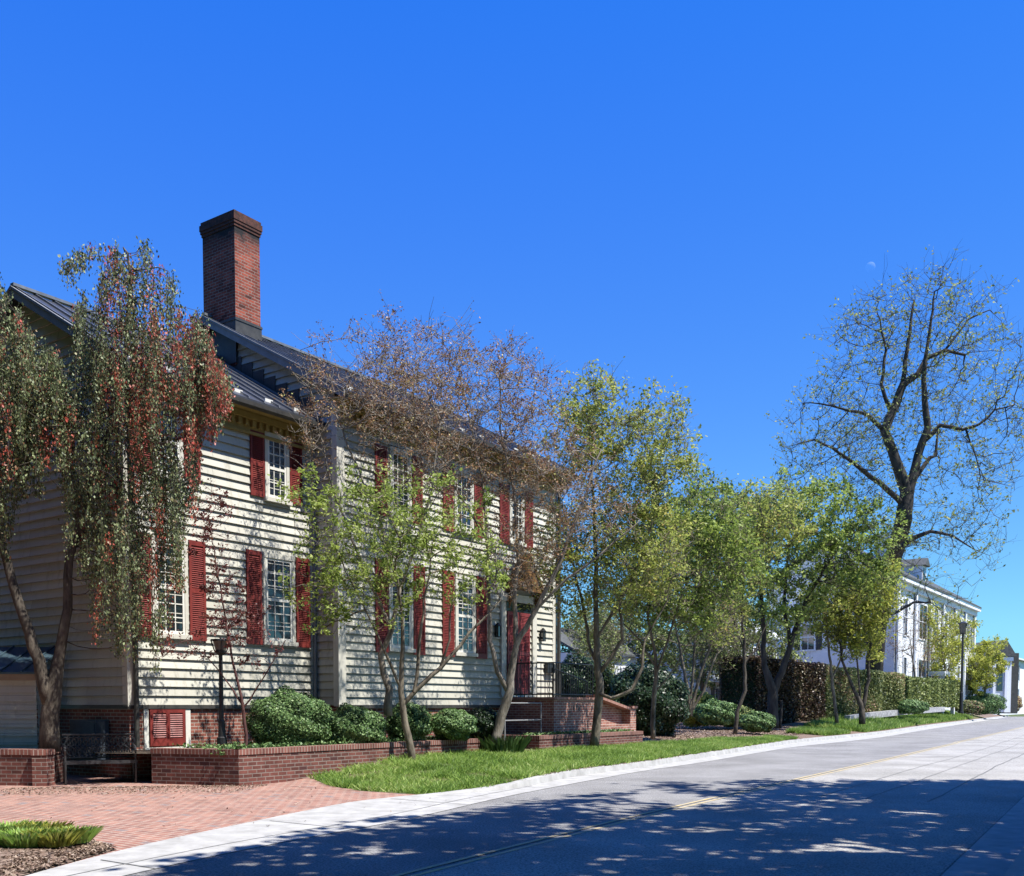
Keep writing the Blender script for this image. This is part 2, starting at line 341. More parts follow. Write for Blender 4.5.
def sheet(name, m, z, x0=-900, x1=900, y0=-300, y1=1500):
    mb = MB(); mb.poly([(x0, y0, z), (x1, y0, z), (x1, y1, z), (x0, y1, z)]); o = mb.build(name, m); return o
tag(sheet('ground', M['ground'], -.03), kind='structure')
# centre line and right edge of the road, as offsets from straight lines surveyed on the asphalt
CL = [G(460, 862), G(640, 816), G(818, 775), G(900, 756.5), G(1007, 731), G(1024, 727)]
CL = [CL[0] - (CL[1]-CL[0]) * 3] + CL + [CL[-1] + (CL[-1] - CL[-2]) / np.linalg.norm(CL[-1]-CL[-2]) * 160]
vc = smooth(resamp(CL, U), 3)
RE = [G(942, 876), G(1024, 797)]; dre = (RE[1] - RE[0]) / np.linalg.norm(RE[1] - RE[0])
RE = [RE[0] - dre * 20, RE[0], RE[1], RE[1] + dre * 30, RE[1] + dre * 160]
vr = resamp(RE, U); vr = np.where(U > 20, np.minimum(vr, vc - 3.6), vr)
ec = [LW(u, v) for u, v in zip(U, vc)]; er = [LW(u, v) for u, v in zip(U, vr)]
tag(strip('road', e0, er, M['asphalt'], 0, 0), kind='structure')
# the near lane is an older, paler surface beyond the pavement joint
er_in = [LW(u, v + .02) for u, v in zip(U, vr)]
tag(strip('pale_lane', [LW(u, v - .10) for u, v in zip(U, vc)], er_in, M['asphalt_pale'], .004, .004), kind='structure')
mb = MB()
for off in (.09, -.05):
    for i in range(len(U) - 1):
        mb.poly([tuple(LW(U[i], vc[i] + off, .008)), tuple(LW(U[i+1], vc[i+1] + off, .008)), tuple(LW(U[i+1], vc[i+1] + off - .06, .008)), tuple(LW(U[i], vc[i] + off - .06, .008))])
tag(mb.build('centre_line', M['yellow']), 'faded double yellow centre line on the asphalt road', kind='structure')
mb = MB()
def crack(offs, u0, u1, wd):
    us = np.arange(u0, u1, .6); vv = np.interp(us, U, vc) + offs + np.cumsum(RNG.normal(0, .012, len(us)))
    for i in range(len(us) - 1): mb.poly([tuple(LW(us[i], vv[i], .0085)), tuple(LW(us[i+1], vv[i+1], .0085)), tuple(LW(us[i+1], vv[i+1] - wd, .0085)), tuple(LW(us[i], vv[i] - wd, .0085))])
crack(-1.3, 4, 60, .018); crack(-2.0, 4, 60, .02); crack(-2.9, 4, 50, .032)
for (a, b) in (((958, 743.5), (1024, 741)), ((905, 757), (960, 757)), ((1000, 737), (1024, 739)), ((985, 745), (1003, 745.6))):
    p, q = G(*a), G(*b); n_ = np.array([0, .05, 0]); z = np.array([0, 0, .0085]); mb.poly([p + z, q + z, q + z + n_, p + z + n_])
tag(mb.build('road_cracks', M['crack']), 'dark sealed joints and cracks in the pale lane', kind='structure')
# left gutter (flush) and raised kerb
tag(strip('gutter', e0, [LW(u, v) for u, v in zip(U, v1)], M['concrete'], .006, .012), kind='structure')
kerbh = np.interp(U, [.4, 3.2], [.0, .11])
mb = MB()
for i in range(len(U) - 1):
    if U[i+1] < .4: continue
    q = []
    for j in (i, i + 1):
        q.append([LW(U[j], v1[j] - .17, .012), LW(U[j], v1[j] - .15, .012 + kerbh[j]), LW(U[j], v1[j] + .02, .014 + kerbh[j]), LW(U[j], v1[j] + .03, -.05)])
    for k in range(3): mb.poly([q[0][k], q[1][k], q[1][k+1], q[0][k+1]])
tag(mb.build('kerb', M['concrete']), kind='structure')
mb = MB()   # joints across the concrete
for u in list(np.arange(-6.4, 30, 3.05)):
    a, b = np.interp(u, U, v0), np.interp(u, U, v1); k = np.interp(u, U, kerbh)
    mb.poly([LW(u, a, .0105), LW(u + .02, a, .0105), LW(u + .02, b - .18, .0165), LW(u, b - .18, .0165)])
for i in range(len(U) - 1):
    if U[i] < 3: mb.poly([LW(U[i], v0[i] + .42, .013), LW(U[i+1], v0[i+1] + .42, .013), LW(U[i+1], v0[i+1] + .435, .013), LW(U[i], v0[i] + .435, .013)])
tag(mb.build('concrete_joints', M['crack']), 'thin dark joints across the concrete gutter', kind='structure')
# right-hand gutter, kerb and verge
rg = [LW(u, v - .50) for u, v in zip(U, vr)]
tag(strip('near_gutter', er, rg, M['concrete'], .008, .0), kind='structure')
mb = MB()
for i in range(len(U) - 1):
    q = [[LW(U[j], vr[j] - .50, -.01), LW(U[j], vr[j] - .52, .13), LW(U[j], vr[j] - .70, .135), LW(U[j], vr[j] - .72, -.05)] for j in (i, i + 1)]
    for k in range(3): mb.poly([q[0][k], q[1][k], q[1][k+1], q[0][k+1]])
tag(mb.build('near_kerb', M['concrete']), kind='structure')
tag(strip('near_verge', [LW(u, v - .70) for u, v in zip(U, vr)], [LW(u, v - 14) for u, v in zip(U, vr)], M['lawn'], .12, .12), kind='structure')

# yard terrain behind the kerb
def sst(a, b, x): t = np.clip((x - a) / (b - a), 0, 1); return t * t * (3 - 2 * t)
def hz(u, v):
    d = np.maximum(v - np.interp(u, U, v1), 0)
    z = .12 + .055 * np.minimum(d, 4.2)
    far = sst(32, 60, u) * np.minimum(d / 3.5, 1) * .85
    z = z + far + .02 * np.sin(u * 1.3) * np.cos(v * 1.7) * np.minimum(d, 1)
    return z * sst(.8, 4.5, u)
def grid(name, m, u0, u1, du, fa, fb, nv=14, zoff=0.0):
    us = np.arange(u0, u1 + du * .5, du); mb = MB(); k = nv + 1
    for u in us:
        a, b = fa(u), fb(u)
        for t in np.linspace(0, 1, k):
            v = a + (b - a) * t; mb.v.append(tuple(LW(u, v, float(hz(u, v)) + zoff)))
    for i in range(len(us) - 1):
        for j in range(nv): mb.f.append([i*k+j, (i+1)*k+j, (i+1)*k+j+1, i*k+j+1])
    return mb.build(name, m, smooth=True)
kb = lambda u: float(np.interp(u, U, v1)) + .02
tag(grid('yard_bed', M['mulch'], .5, 125, .5, kb, lambda u: max(kb(u) + 6, 26.0), 34), kind='structure')
def lawn_top(u):
    return float(np.interp(u, [.5, .9, 1.6, 7.5, 9.5, 16, 22, 27.5], [-5.6, -4.6, -3.35, -3.35, -3.45, -3.5, -3.0, -3.6]))
tag(grid('lawn', M['lawn'], .5, 26.5, .4, kb, lawn_top, 12, .012), kind='structure')
tag(grid('forecourt_corner', M['paver'], .5, 1.8, .13, lambda u: lawn_top(u) - .05, lambda u: -3.19, 6, .013), kind='structure')
tag(grid('far_lawn', M['lawn'], 31, 35, .4, lambda u: kb(u) + .1, lambda u: kb(u) + 2.0, 6, .012), kind='structure')
tag(grid('street_lawn', M['lawn'], 37.5, 100, .6, lambda u: kb(u) + .1, lambda u: kb(u) + 3.2, 8, .012), kind='structure')
# brick forecourt and the corner bed
pp = [G(-500, 905), G(-420, 790), (LW(-4.3, 3, 0)), LW(3, 2, 0), LW(3.2, -3.2, 0)]
mb = MB()
edge = [LW(u, np.interp(u, U, v1) - .01, .014) for u in np.arange(-13, 2.6, .5)]
mb.poly([tuple(p[:2]) + (.010,) for p in edge] + [tuple(LW(4.6, -3.0))[:2] + (.010,), tuple(LW(4.6, 4))[:2] + (.010,), tuple(LW(-13, 12))[:2] + (.010,)])
tag(mb.build('brick_forecourt', M['paver']), kind='structure')
mb = MB()
bed = [G(-150, 850), G(-60, 832), G(0, 830), G(50, 834), G(85, 841), G(117, 851), G(60, 867), G(29, 876), G(-80, 902), G(-220, 930)]
c = sum(bed) / len(bed)
for i in range(len(bed)):
    a, b = bed[i], bed[(i+1) % len(bed)]
    for (t0, t1, z0, z1) in ((0, .35, .02, .06), (.35, .7, .06, .085)):
        A0, B0 = a + (c-a)*t0, b + (c-b)*t0; A1, B1 = a + (c-a)*t1, b + (c-b)*t1
        mb.poly([(A0[0],A0[1],z0),(B0[0],B0[1],z0),(B1[0],B1[1],z1),(A1[0],A1[1],z1)])
    A1, B1 = a + (c-a)*.7, b + (c-b)*.7
    mb.poly([(A1[0],A1[1],.085),(B1[0],B1[1],.085),(c[0],c[1],.09)])
tag(mb.build('corner_bed', M['mulch']), kind='structure')

# ------------------------------------------------------------------ grasses
def blades(name, label, pts, h0, h1, wd, m=GREEN['grass'], lean=.5, cat='grass'):
    n = len(pts); a = RNG.random(n) * 6.283; h = h0 + (h1 - h0) * RNG.random(n)
    t = np.stack([np.cos(a), np.sin(a), 0*a], 1); ln = RNG.normal(0, lean, (n, 2)) * h[:, None]
    tip = pts + np.concatenate([ln, h[:, None]], 1)
    dens = np.sin(pts[:, 0]*5.3 + 2*np.sin(pts[:, 1]*3.1)) + np.sin(pts[:, 1]*6.1 + 2*np.cos(pts[:, 0]*4.3)) + RNG.normal(0, .6, n)
    keep = dens > -.55; pts, t, tip, h = pts[keep], t[keep], tip[keep] + (tip[keep] - pts[keep]) * np.clip(dens[keep] * .22, -.3, .5)[:, None], h[keep]; n = len(pts)
    V = np.stack([pts - t * wd / 2, pts + t * wd / 2, tip], 1)
    patch = .5 + .5 * np.sin(pts[:, 0] * 2.1 + 1.3 * np.sin(pts[:, 1] * 1.7))
    tone = np.clip(RNG.random(n) * .75 + .25 * patch, 0, 1)
    return tag(quads(name, V, m, tone=tone, k=3), label, cat, kind='stuff')
def scatter(n, u0, u1, fa, fb, z=0.0, dens=None):
    u = u0 + (u1 - u0) * (RNG.random(n) if dens is None else RNG.random(n) ** dens)
    a = np.array([fa(x) for x in u]); b = np.array([fb(x) for x in u]); t = RNG.random(n)
    v = a + (b - a) * t
    zz = hz(u, v) + z
    return H0[None] + u[:, None] * D1 + v[:, None] * D2 + np.stack([0*u, 0*u, zz], 1)
blades('grass', 'thick bright green lawn grass between the brick planter wall and the kerb', scatter(165000, .55, 26.3, lambda u: kb(u) - .02 + .10 * math.sin(u * 3.7) * math.sin(u * 9.1), lawn_top, 0), .04, .125, .024, lean=.8)
blades('grass', 'small island of green grass below the two forked street trees', scatter(22000, 31, 35, lambda u: kb(u) + .15, lambda u: kb(u) + 1.9), .1, .22, .04)
blades('grass', 'long strip of green grass running up the street past the lamp post', scatter(60000, 37.5, 90, lambda u: kb(u) + .15, lambda u: kb(u) + 3.1, dens=1.4), .12, .28, .055)
GREEN['lily'] = leafmat('daylily_leaf', [(0, (.14, .26, .05)), (.4, (.32, .52, .09)), (.8, (.52, .70, .18)), (1, (.70, .74, .34))], .45)
def tuft(name, label, cat, c, r, n, h0, h1, wd, m, group=None, spread=.5):
    rr = r * np.sqrt(RNG.random(n)); a = RNG.random(n) * 6.283
    base = np.asarray(c)[None] + np.stack([rr*.8*np.cos(a), rr*.8*np.sin(a), 0*a], 1)
    h = h0 + (h1 - h0) * RNG.random(n); out = spread * h * RNG.random(n)
    tip = base + np.stack([np.cos(a)*out, np.sin(a)*out, h], 1); mid = base + np.stack([np.cos(a)*out*.3, np.sin(a)*out*.3, h*.62], 1)
    t = np.stack([-np.sin(a), np.cos(a), 0*a], 1) * wd / 2
    V = np.stack([base - t, base + t, mid + t, tip, mid - t], 1)
    o = quads(name, V, m, origin=c, k=5); return tag(o, label, cat, group)
for i, (x, y, r, lb) in enumerate(((6, 838, .34, 'broad loose clump of green daylily leaves at the left edge of the corner bed'), (-34, 842, .3, 'clump of daylily leaves cut by the left edge of the photo'),
        (24, 846, .24, 'low clump of green strap leaves nearest the front of the corner bed'), (44, 838, .2, 'small pale clump behind the yellow-green one in the corner bed'), (56, 845, .22, 'yellow-green strap-leaved clump in the middle of the corner bed'),
        (76, 842, .17, 'small rightmost clump of daylily leaves near the tip of the corner bed'))):
    tuft('daylily_clump', lb, 'plant', G(x, y, .08), r, int(3800 * r), .05, .17, .019, GREEN['lily'] if i not in (3, 4) else GREEN['yellow'], 'daylily clumps in the corner bed', 1.15)
tuft('daffodil_clump', 'grey-green daffodil clump against the brick wall beside the grass', 'plant', LW(7.6, -3.6, .28), .55, 420, .25, .5, .022, GREEN['box'], spread=.8)

def litter(name, label, pts, s):
    n = len(pts); a = RNG.random(n) * 6.283; b = a + 1.57
    t = np.stack([np.cos(a), np.sin(a), RNG.normal(0, .35, n)], 1) * s; u_ = np.stack([np.cos(b), np.sin(b), RNG.normal(0, .35, n)], 1) * s * .45
    q = pts + np.array([0, 0, .012]); V = np.stack([q - t, q + u_, q + t, q - u_], 1)
    return tag(quads(name, V, GREEN['litter']), label, 'mulch', kind='stuff')
lf = np.array([list(LW(*(np.array([-2.6, -.4]) + (np.array([.4, -3.5]) - np.array([-2.6, -.4])) * t_ + np.array([-1.0, -.6]) * RNG.random() ** 2 * 1.3))[:2]) + [.012] for t_ in RNG.random(2600)])
litter('fallen_leaves', 'pale dry leaf litter on the brick forecourt along the planters', lf, .022)
lf = np.array([list(LW(RNG.uniform(-7, 3), RNG.uniform(-8.4, 0)))[:2] + [.012] for _ in range(260)])
litter('fallen_leaves', 'a few stray leaves on the brick forecourt', lf, .022)
bp = []
while len(bp) < 9000:
    k = RNG.integers(0, len(bed)); a, b = bed[k], bed[(k+1) % len(bed)]; s_, t_ = RNG.random(2)
    if s_ + t_ > 1: s_, t_ = 1 - s_, 1 - t_
    q = c + (a - c) * s_ + (b - c) * t_; q[2] = .03 + .05 * (1 - s_ - t_) ; bp.append(q)
litter('mulch_chips', 'dry brown wood chips over the corner bed', np.array(bp), .03)
litter('mulch_chips', 'brown bark chips under the trees and hedges right of the brick steps', scatter(22000, 16, 38, lambda u: max(kb(u) + 1, -4), lambda u: 9.0), .05)
litter('fallen_leaves', 'scattered dry leaves and crumbs along the kerb edge of the lawn', scatter(2500, 1.0, 27, lambda u: kb(u) - .12, lambda u: kb(u) + .3, .0), .025)

# ------------------------------------------------------------------ the house
house = empty('clapboard_house', H0, R(90) - ANG, 'large cream clapboard house with red shutters, brick basement and tall chimney', 'house')
EXPO = .185
def clap(name, m, zb, zt, span, plane, sgn, axis, holes=()):
    """lapped boards: axis 'u' boards run along u on plane v=plane facing sgn; axis 'v' boards run along v on plane u=plane"""
    mb = MB(); z = zb
    def pt(s, off, zz): return (s, plane + sgn * off, zz) if axis == 'u' else (plane + sgn * off, s, zz)
    while z < zt - .01:
        z1 = min(z + EXPO, zt); sp0, sp1 = span(z + .01), span(z1)
        if sp1[1] - sp1[0] > .02 or sp0[1] - sp0[0] > .02:
            if sp1[1] <= sp1[0]: mid = (sp1[0] + sp1[1]) / 2; sp1 = (mid, mid + .001)
            (a0, b0), (a1, b1) = sp0, sp1
            mb.poly([pt(a0, .050, z), pt(b0, .050, z), pt(b1, .008, z1), pt(a1, .008, z1)])
            mb.poly([pt(a0, .0, z), pt(b0, .0, z), pt(b0, .050, z), pt(a0, .050, z)])
        z = z1
    return mb.build(name, m, house)
WR = 5.0; MR = 14.3; MV = -.8; SB = 1.45
slopeW = .577; zeW = 7.93 - .12   # wing roof underside at v=-.5
slopeM = .545; zeM = 8.38
wing_top = lambda v: zeW + (v + .5) * slopeW if v < 3.2 else zeW + 3.7 * slopeW - (v - 3.2) * slopeW
ridW = (3.2, zeW + 3.7 * slopeW); ridM = (3.5, zeM + 4.8 * slopeM)
clap('front_wall', M['siding'], SB, zeW + .15, lambda z: (0.1, WR - .12), 0, -1, 'u').name = 'wing_front_wall'
clap('side_wall', M['siding'], SB, ridW[1] - .1, lambda z: (max(.02, -.5 + (z - zeW) / slopeW + .1), min(7.0, 3.2 + (ridW[1] - z) / slopeW)), 0, -1, 'v').name = 'wing_side_wall'
clap('main_front_wall', M['siding'], SB, zeM + .1, lambda z: (WR + .14, MR - .14), MV, -1, 'u')
clap('main_side_wall', M['siding'], SB, ridM[1] - .1, lambda z: (max(MV + .05, -1.3 + (z - zeM) / slopeM + .1), 3.5 + (ridM[1] - z) / slopeM if z > 8.3 else 7.8), WR, -1, 'v')
mb = MB(); mb.box(.03, WR, .03, 6.8, SB + .002, SB + 6.3); mb.box(WR + .03, MR - .02, MV + .03, 7.7, SB + .002, SB + 6.8)
mb.poly([(MR - .02, MV, 8.2), (MR - .02, 7.8, 8.2), (MR - .02, 3.5, ridM[1] - .05)])
mb.poly([(MR, MV, SB), (MR, 7.8, SB), (MR, 7.8, 8.3), (MR, MV, 8.3)])
mb.build('rear_walls', M['siding'], house)
# brick basement, set just inside the siding
mb = MB(); mb.box(.012, WR + .04, .002, .5, 0, SB + .05); mb.box(.010, .3, .501, 6.75, 0, SB + .05); mb.box(WR + .05, MR - .05, MV + .01, .4, 0, SB + .05)
mb.build('foundation_wall', M['brick'], house)
mb = MB(); mb.box(-.03, WR + .05, -.05, -.004, SB - .075, SB - .004); mb.box(-.045, -.002, -.04, 7, SB - .075, SB - .004); mb.box(WR - .04, MR + .03, MV - .05, MV - .004, SB - .075, SB - .004)
mb.build('dark_skirt_strip', M['flash'], house)  # dark strip along the foot of the siding
for (u, v0_, wd, z1, side) in ((.0, -.045, .12, zeW + .2, 0), (WR - .12, -.045, .12, zeW + .2, 0), (WR - .045, MV - .045, .20, zeM, 0), (MR - .16, MV - .045, .18, zeM, 0)):
    mb = MB(); mb.box(u - .045, u + wd, v0_, v0_ + .05, SB - .03, z1); mb.box(u - .045, u, v0_ + .052, v0_ + .17, SB - .03, z1); mb.build('corner_board', M['trim'], house)
# roofs with standing seams
def roof(name, u0, u1, ve, ze, vr_, zr, vb):
    mb = MB(); th = .10; zb = ze - (vb - vr_) * 0
    sl = (zr - ze) / (vr_ - ve); z2 = zr - (vb - vr_) * sl
    for (a, za, b, zb_) in ((ve, ze, vr_, zr), (vr_, zr, vb, z2)):
        mb.prism([(u0, a, za), (u1, a, za), (u1, b, zb_), (u0, b, zb_)], [(u0, a, za + th), (u1, a, za + th), (u1, b, zb_ + th), (u0, b, zb_ + th)])
    r = mb.build(name, M['roof'], house)
    mb = MB(); u = u0 + .04
    while u < u1:
        for (a, za, b, zb_) in ((ve - .01, ze, vr_, zr), (vr_, zr, vb, z2)):
            mb.prism([(u, a, za + th + .003), (u + .028, a, za + th + .003), (u + .028, b, zb_ + th + .003), (u, b, zb_ + th + .003)],
                     [(u, a, za + th + .045), (u + .028, a, za + th + .045), (u + .028, b, zb_ + th + .045), (u, b, zb_ + th + .045)])
        u += .42
    mb.box(u0 - .02, u1 + .02, vr_ - .06, vr_ + .06, zr + th + .03, zr + th + .09)
    mb.build('standing_seam', M['seam'], r)
    for k in range(int((u1 - u0) / .84)):
        mb = MB()   # snow guards along the eave
        uu = u0 + .3 + k * .84; vv = ve + .25; zz = ze + .25 * sl + th
        mb.box(uu, uu + .22, vv, vv + .03, zz, zz + .07); mb.build('snow_guard', M['sash'], r)
    return r
rw = roof('wing_roof', -.32, WR - .02, -.5, zeW, 3.2, ridW[1], 6.9)
rm = roof('main_roof', WR - .28, MR + .3, -1.3, zeM, 3.5, ridM[1], 8.3)
def rake(u, ve, ze, vr_, zr, name='rake_board'):
    mb = MB(); d = (zr - ze) / (vr_ - ve)
    for (a, za, b, zb_) in ((ve, ze, vr_, zr), (vr_, zr, vr_ + (vr_ - ve), ze)):
        mb.prism([(u - .035, a, za - .10), (u - .003, a, za - .10), (u - .003, b, zb_ - .10), (u - .035, b, zb_ - .10)],
                 [(u - .035, a, za + .07), (u - .003, a, za + .07), (u - .003, b, zb_ + .07), (u - .035, b, zb_ + .07)])
        mb.prism([(u - .06, a, za + .072), (u - .003, a, za + .072), (u - .003, b, zb_ + .072), (u - .06, b, zb_ + .072)],
                 [(u - .06, a, za + .125), (u - .003, a, za + .125), (u - .003, b, zb_ + .125), (u - .06, b, zb_ + .125)])
    mb.build(name, M['rake'], house)
rake(-.32, -.5, zeW, 3.2, ridW[1]); rake(WR - .28, -1.3, zeM, 3.5, ridM[1])
# eaves: gutter, soffit, frieze and dentils
def eave(u0, u1, ve, wallv, ze, tz):
    mb = MB(); mb.box(u0, u1, ve + .02, wallv - .03, ze - .06, ze - .02); mb.box(u0 + .3, u1 - .05, wallv - .07, wallv - .032, ze - .5, ze - .07)
    mb.box(u0 + .3, u1 - .05, wallv - .2, wallv - .072, ze - .2, ze - .07)
    mb.box(u0 + .3, u1 - .05, wallv - .10, wallv - .072, ze - .5, ze - .44)
    c_ = mb.build('cornice', M['cornice'], house)
    mb = MB(); u = u0 + .35
    while u < u1 - .15: mb.box(u, u + .09, wallv - .15, wallv - .073, ze - .34, ze - .205); u += .19
    mb.build('dentil', M['cornice'], c_)
    mb = MB(); g = [(ve - .10, ze + .02), (ve - .09, ze - .06), (ve - .05, ze - .10), (ve + .01, ze - .10), (ve + .015, ze + .02)]
    mb.prism([(u0, a, b) for a, b in g], [(u1, a, b) for a, b in g]); mb.build('gutter_trough', M['flash'], house)
eave(-.32, WR - .3, -.5, 0, zeW, 0); eave(WR - .28, MR + .3, -1.3, MV, zeM, 0)
# step flashing where the wing roof meets the main gable
mb = MB()
for k in range(7):
    v_ = .0 + k * .40; zz = zeW + .12 + (v_ + .5) * slopeW
    mb.box(WR - .062, WR - .045, v_, v_ + .385, zz, zz + .38)
mb.build('step_flashing', M['flash'], house)
# chimney
ch = MB(); cu0, cu1, cv0, cv1 = WR - .08, WR + .71, 2.55, 3.75; zt = 13.5
ch.box(cu0, cu1, cv0, cv1, 9.8, zt - .36)
chim = ch.build('chimney', M['brick_ch'], house)
for i, (e, a, b) in enumerate(((.02, .36, .29), (.04, .29, .22), (.055, .22, .08), (.03, .08, .0))):
    mb = MB(); mb.box(cu0 - e, cu1 + e, cv0 - e, cv1 + e, zt - a, zt - b); mb.build('cap_course', M['soot'] if i < 3 else M['soot'], chim)
mb = MB(); mb.box(cu0 - .02, cu1 + .02, cv0 - .02, cv1 + .02, 9.85, 10.95); mb.box(cu0 - .035, cu1 + .035, cv0 - .035, cv1 + .035, 10.88, 10.93); mb.build('chimney_flashing', M['flash'], chim)
mb = MB()
for k in range(7):
    a_ = RNG.random() * 6.28; mb.tube([(cu0 + .2 + .07*k, cv0 + .3, zt), (cu0 + .2 + .07*k + .05*math.cos(a_), cv0 + .3 + .1*k, zt + .07), (cu0 + .3 + .07*k, cv0 + .5 + .08*k, zt + .01)], .012, 4)
mb.build('flue_wire', M['iron'], chim)

def louver(mb, u0, u1, z0, z1, v, n, slat, th=.03):
    """shutter leaf: stiles and rails in mb, slats in slat"""
    s = .055
    mb.box(u0, u0 + s, v - th, v, z0, z1); mb.box(u1 - s, u1, v - th, v, z0, z1)
    cuts = np.linspace(z0, z1, n + 1); rails = [z0] + [c_ for c_ in cuts[1:-1]] + [z1]
    prev = None
    for i, z in enumerate(rails):
        a, b = (z, z + .13) if i == 0 else ((z - .10, z) if i == len(rails) - 1 else (z - .05, z + .05))
        mb.box(u0 + s, u1 - s, v - th + .001, v - .001, a, b)
        if prev is not None:
            zz = prev + .015
            while zz < a - .03:
                slat.prism([(u0 + s, v - .027, zz), (u1 - s, v - .027, zz), (u1 - s, v - .006, zz + .028), (u0 + s, v - .006, zz + .028)],
                           [(u0 + s, v - .026, zz + .008), (u1 - s, v - .026, zz + .008), (u1 - s, v - .005, zz + .036), (u0 + s, v - .005, zz + .036)]); zz += .042
        prev = b
    slat.box(u0 + s, u1 - s, v - .004, v - .001, z0, z1)
def window(v, ua, ub, z0, z1, sa=None, sb=None, rows=2, up=False, shz=None):
    fr = MB(); e = .085; f0 = v - .075
    fr.box(ua - e, ua, f0, v - .01, z0, z1); fr.box(ub, ub + e, f0, v - .01, z0, z1); fr.box(ua - e, ub + e, f0 - .01, v - .01, z1, z1 + .11)
    fr.box(ua - e - .04, ub + e + .04, f0 - .05, v - .01, z0 - .09, z0)
    f = fr.build('window', M['trim'], house)
    s = MB(); zm = (z0 + z1) / 2; y0, y1 = v - .062, v - .045
    s.box(ua, ua + .05, y0, y1, z0, z1); s.box(ub - .05, ub, y0, y1, z0, z1); s.box(ua + .05, ub - .05, y0, y1, z0, z0 + .07); s.box(ua + .05, ub - .05, y0, y1, z1 - .055, z1); s.box(ua + .05, ub - .05, y0 - .01, y1, zm - .03, zm + .03)
    for k in (1, 2): x = ua + (ub - ua) * k / 3; s.box(x - .011, x + .011, y0 + .003, y1, z0 + .07, z1 - .055)
    for (p, q) in ((z0 + .07, zm - .03), (zm + .03, z1 - .055)):
        for k in range(1, rows): zz = p + (q - p) * k / rows; s.box(ua + .05, ub - .05, y0 + .004, y1, zz - .011, zz + .011)
    s.build('sash', M['sash'], f)
    g = MB(); g.poly([(ua, v - .046, z0), (ub, v - .046, z0), (ub, v - .046, z1), (ua, v - .046, z1)]); g.build('pane', M['glass'], f)
    for q in (sa, sb):
        if not q: continue
        a, b = q; zl, zh = shz or (z0 - .06, z1 + .08)
        o = MB(); sm = MB(); louver(o, a, b, zl, zh, v - .045, 2, sm); base = len(o.v); o.v += sm.v; o.f += [[i + base for i in fc] for fc in sm.f]
        ht = MB()
        o.build('shutter', M['red'], f)
# wing
window(0, 3.47, 4.23, 2.88, 4.72, (2.92, 3.34), (4.36, 4.78), 3, shz=(2.78, 4.83))
window(0, .62, 1.30, 2.88, 4.72, (.10, .50), (1.42, 1.83), 3, shz=(2.78, 4.83))
window(0, 3.56, 4.10, 6.05, 7.36, (3.07, 3.46), (4.20, 4.58), 2, shz=(6.02, 7.42))
window(0, .70, 1.24, 6.05, 7.36, (.2, .6), (1.34, 1.74), 2, shz=(6.02, 7.42))
# main block
window(MV, 6.72, 7.44, 2.85, 4.80, (6.16, 6.60), (7.56, 8.00), 3, shz=(2.72, 4.95))
window(MV, 9.34, 10.06, 2.85, 4.80, (8.72, 9.20), (10.20, 10.68), 3, shz=(2.72, 4.95))
window(MV, 6.78, 7.40, 6.12, 7.60, (6.18, 6.60), (7.54, 7.92), 2, shz=(6.0, 7.66))
window(MV, 9.32, 9.98, 6.12, 7.60, (8.76, 9.18), (10.10, 10.50), 2, shz=(6.0, 7.66))
window(MV, 11.86, 12.42, 6.12, 7.60, (11.30, 11.74), (12.55, 12.97), 2, shz=(6.0, 7.66))
# basement shutter window
mb = MB(); mb.box(.32, .42, -.03, .0, .58, 1.37); mb.box(1.30, 1.42, -.03, 0, .58, 1.37); mb.box(.30, 1.46, -.08, 0, .52, .60)
bwf = mb.build('basement_window', M['sash'], house)
mb = MB(); sm = MB()
for (a, b) in ((.44, 1.28),):
    mb.box(a, a + .07, -.055, -.02, .63, 1.36); mb.box(b - .07, b, -.055, -.02, .63, 1.36); mb.box((a+b)/2 - .045, (a+b)/2 + .045, -.055, -.02, .78, 1.29)
    mb.box(a + .07, b - .07, -.054, -.021, .63, .78); mb.box(a + .07, b - .07, -.054, -.021, 1.29, 1.36)
mb.build('basement_shutter', M['red'], bwf)
M['slat'] = noisy('faded_pink_slat', (.34, .14, .13), (.46, .24, .22), 6, .6)
z = .80
while z < 1.27:
    for (a, b) in ((.51, .815), (.905, 1.21)):
        sm.prism([(a, -.052, z), (b, -.052, z), (b, -.022, z + .02), (a, -.022, z + .02)], [(a, -.050, z + .010), (b, -.050, z + .010), (b, -.020, z + .03), (a, -.020, z + .03)])
    z += .044
sm.box(.51, 1.21, -.020, -.012, .78, 1.29)
sm.build('louvre_slat', M['slat'], bwf)
# entrance: door, surround, hood
mb = MB(); mb.box(11.34, 11.56, MV - .09, MV - .035, 1.68, 4.4); mb.box(12.93, 13.15, MV - .09, MV - .035, 1.68, 4.4); mb.box(11.28, 13.21, MV - .12, MV - .035, 4.4, 4.62)
mb.box(11.56, 12.93, MV - .1, MV - .035, 1.68, 1.76); ds = mb.build('door_surround', M['trim'], house)
M['door'] = noisy('faded_red_door_paint', (.17, .03, .035), (.25, .05, .05), 5, .5)
o = MB(); sm = MB()
for (a, b) in ((11.66, 12.22), (12.24, 12.80)): louver(o, a, b, 1.77, 4.12, MV - .05, 2, sm)
base = len(o.v); o.v += sm.v; o.f += [[i + base for i in fc] for fc in sm.f]; dr = o.build('louvred_door', M['door'], house)
mb = MB(); mb.tube([(12.29, MV - .12, 2.75), (12.29, MV - .08, 2.75)], .03, 8); mb.build('door_knob', M['iron'], dr)
mb = MB(); mb.box(11.6, 12.86, MV - .07, MV - .04, 4.13, 4.39); mb.build('transom', M['glass'], house)
hv = MV - .42; mb = MB()
pk = (12.32, 5.72)
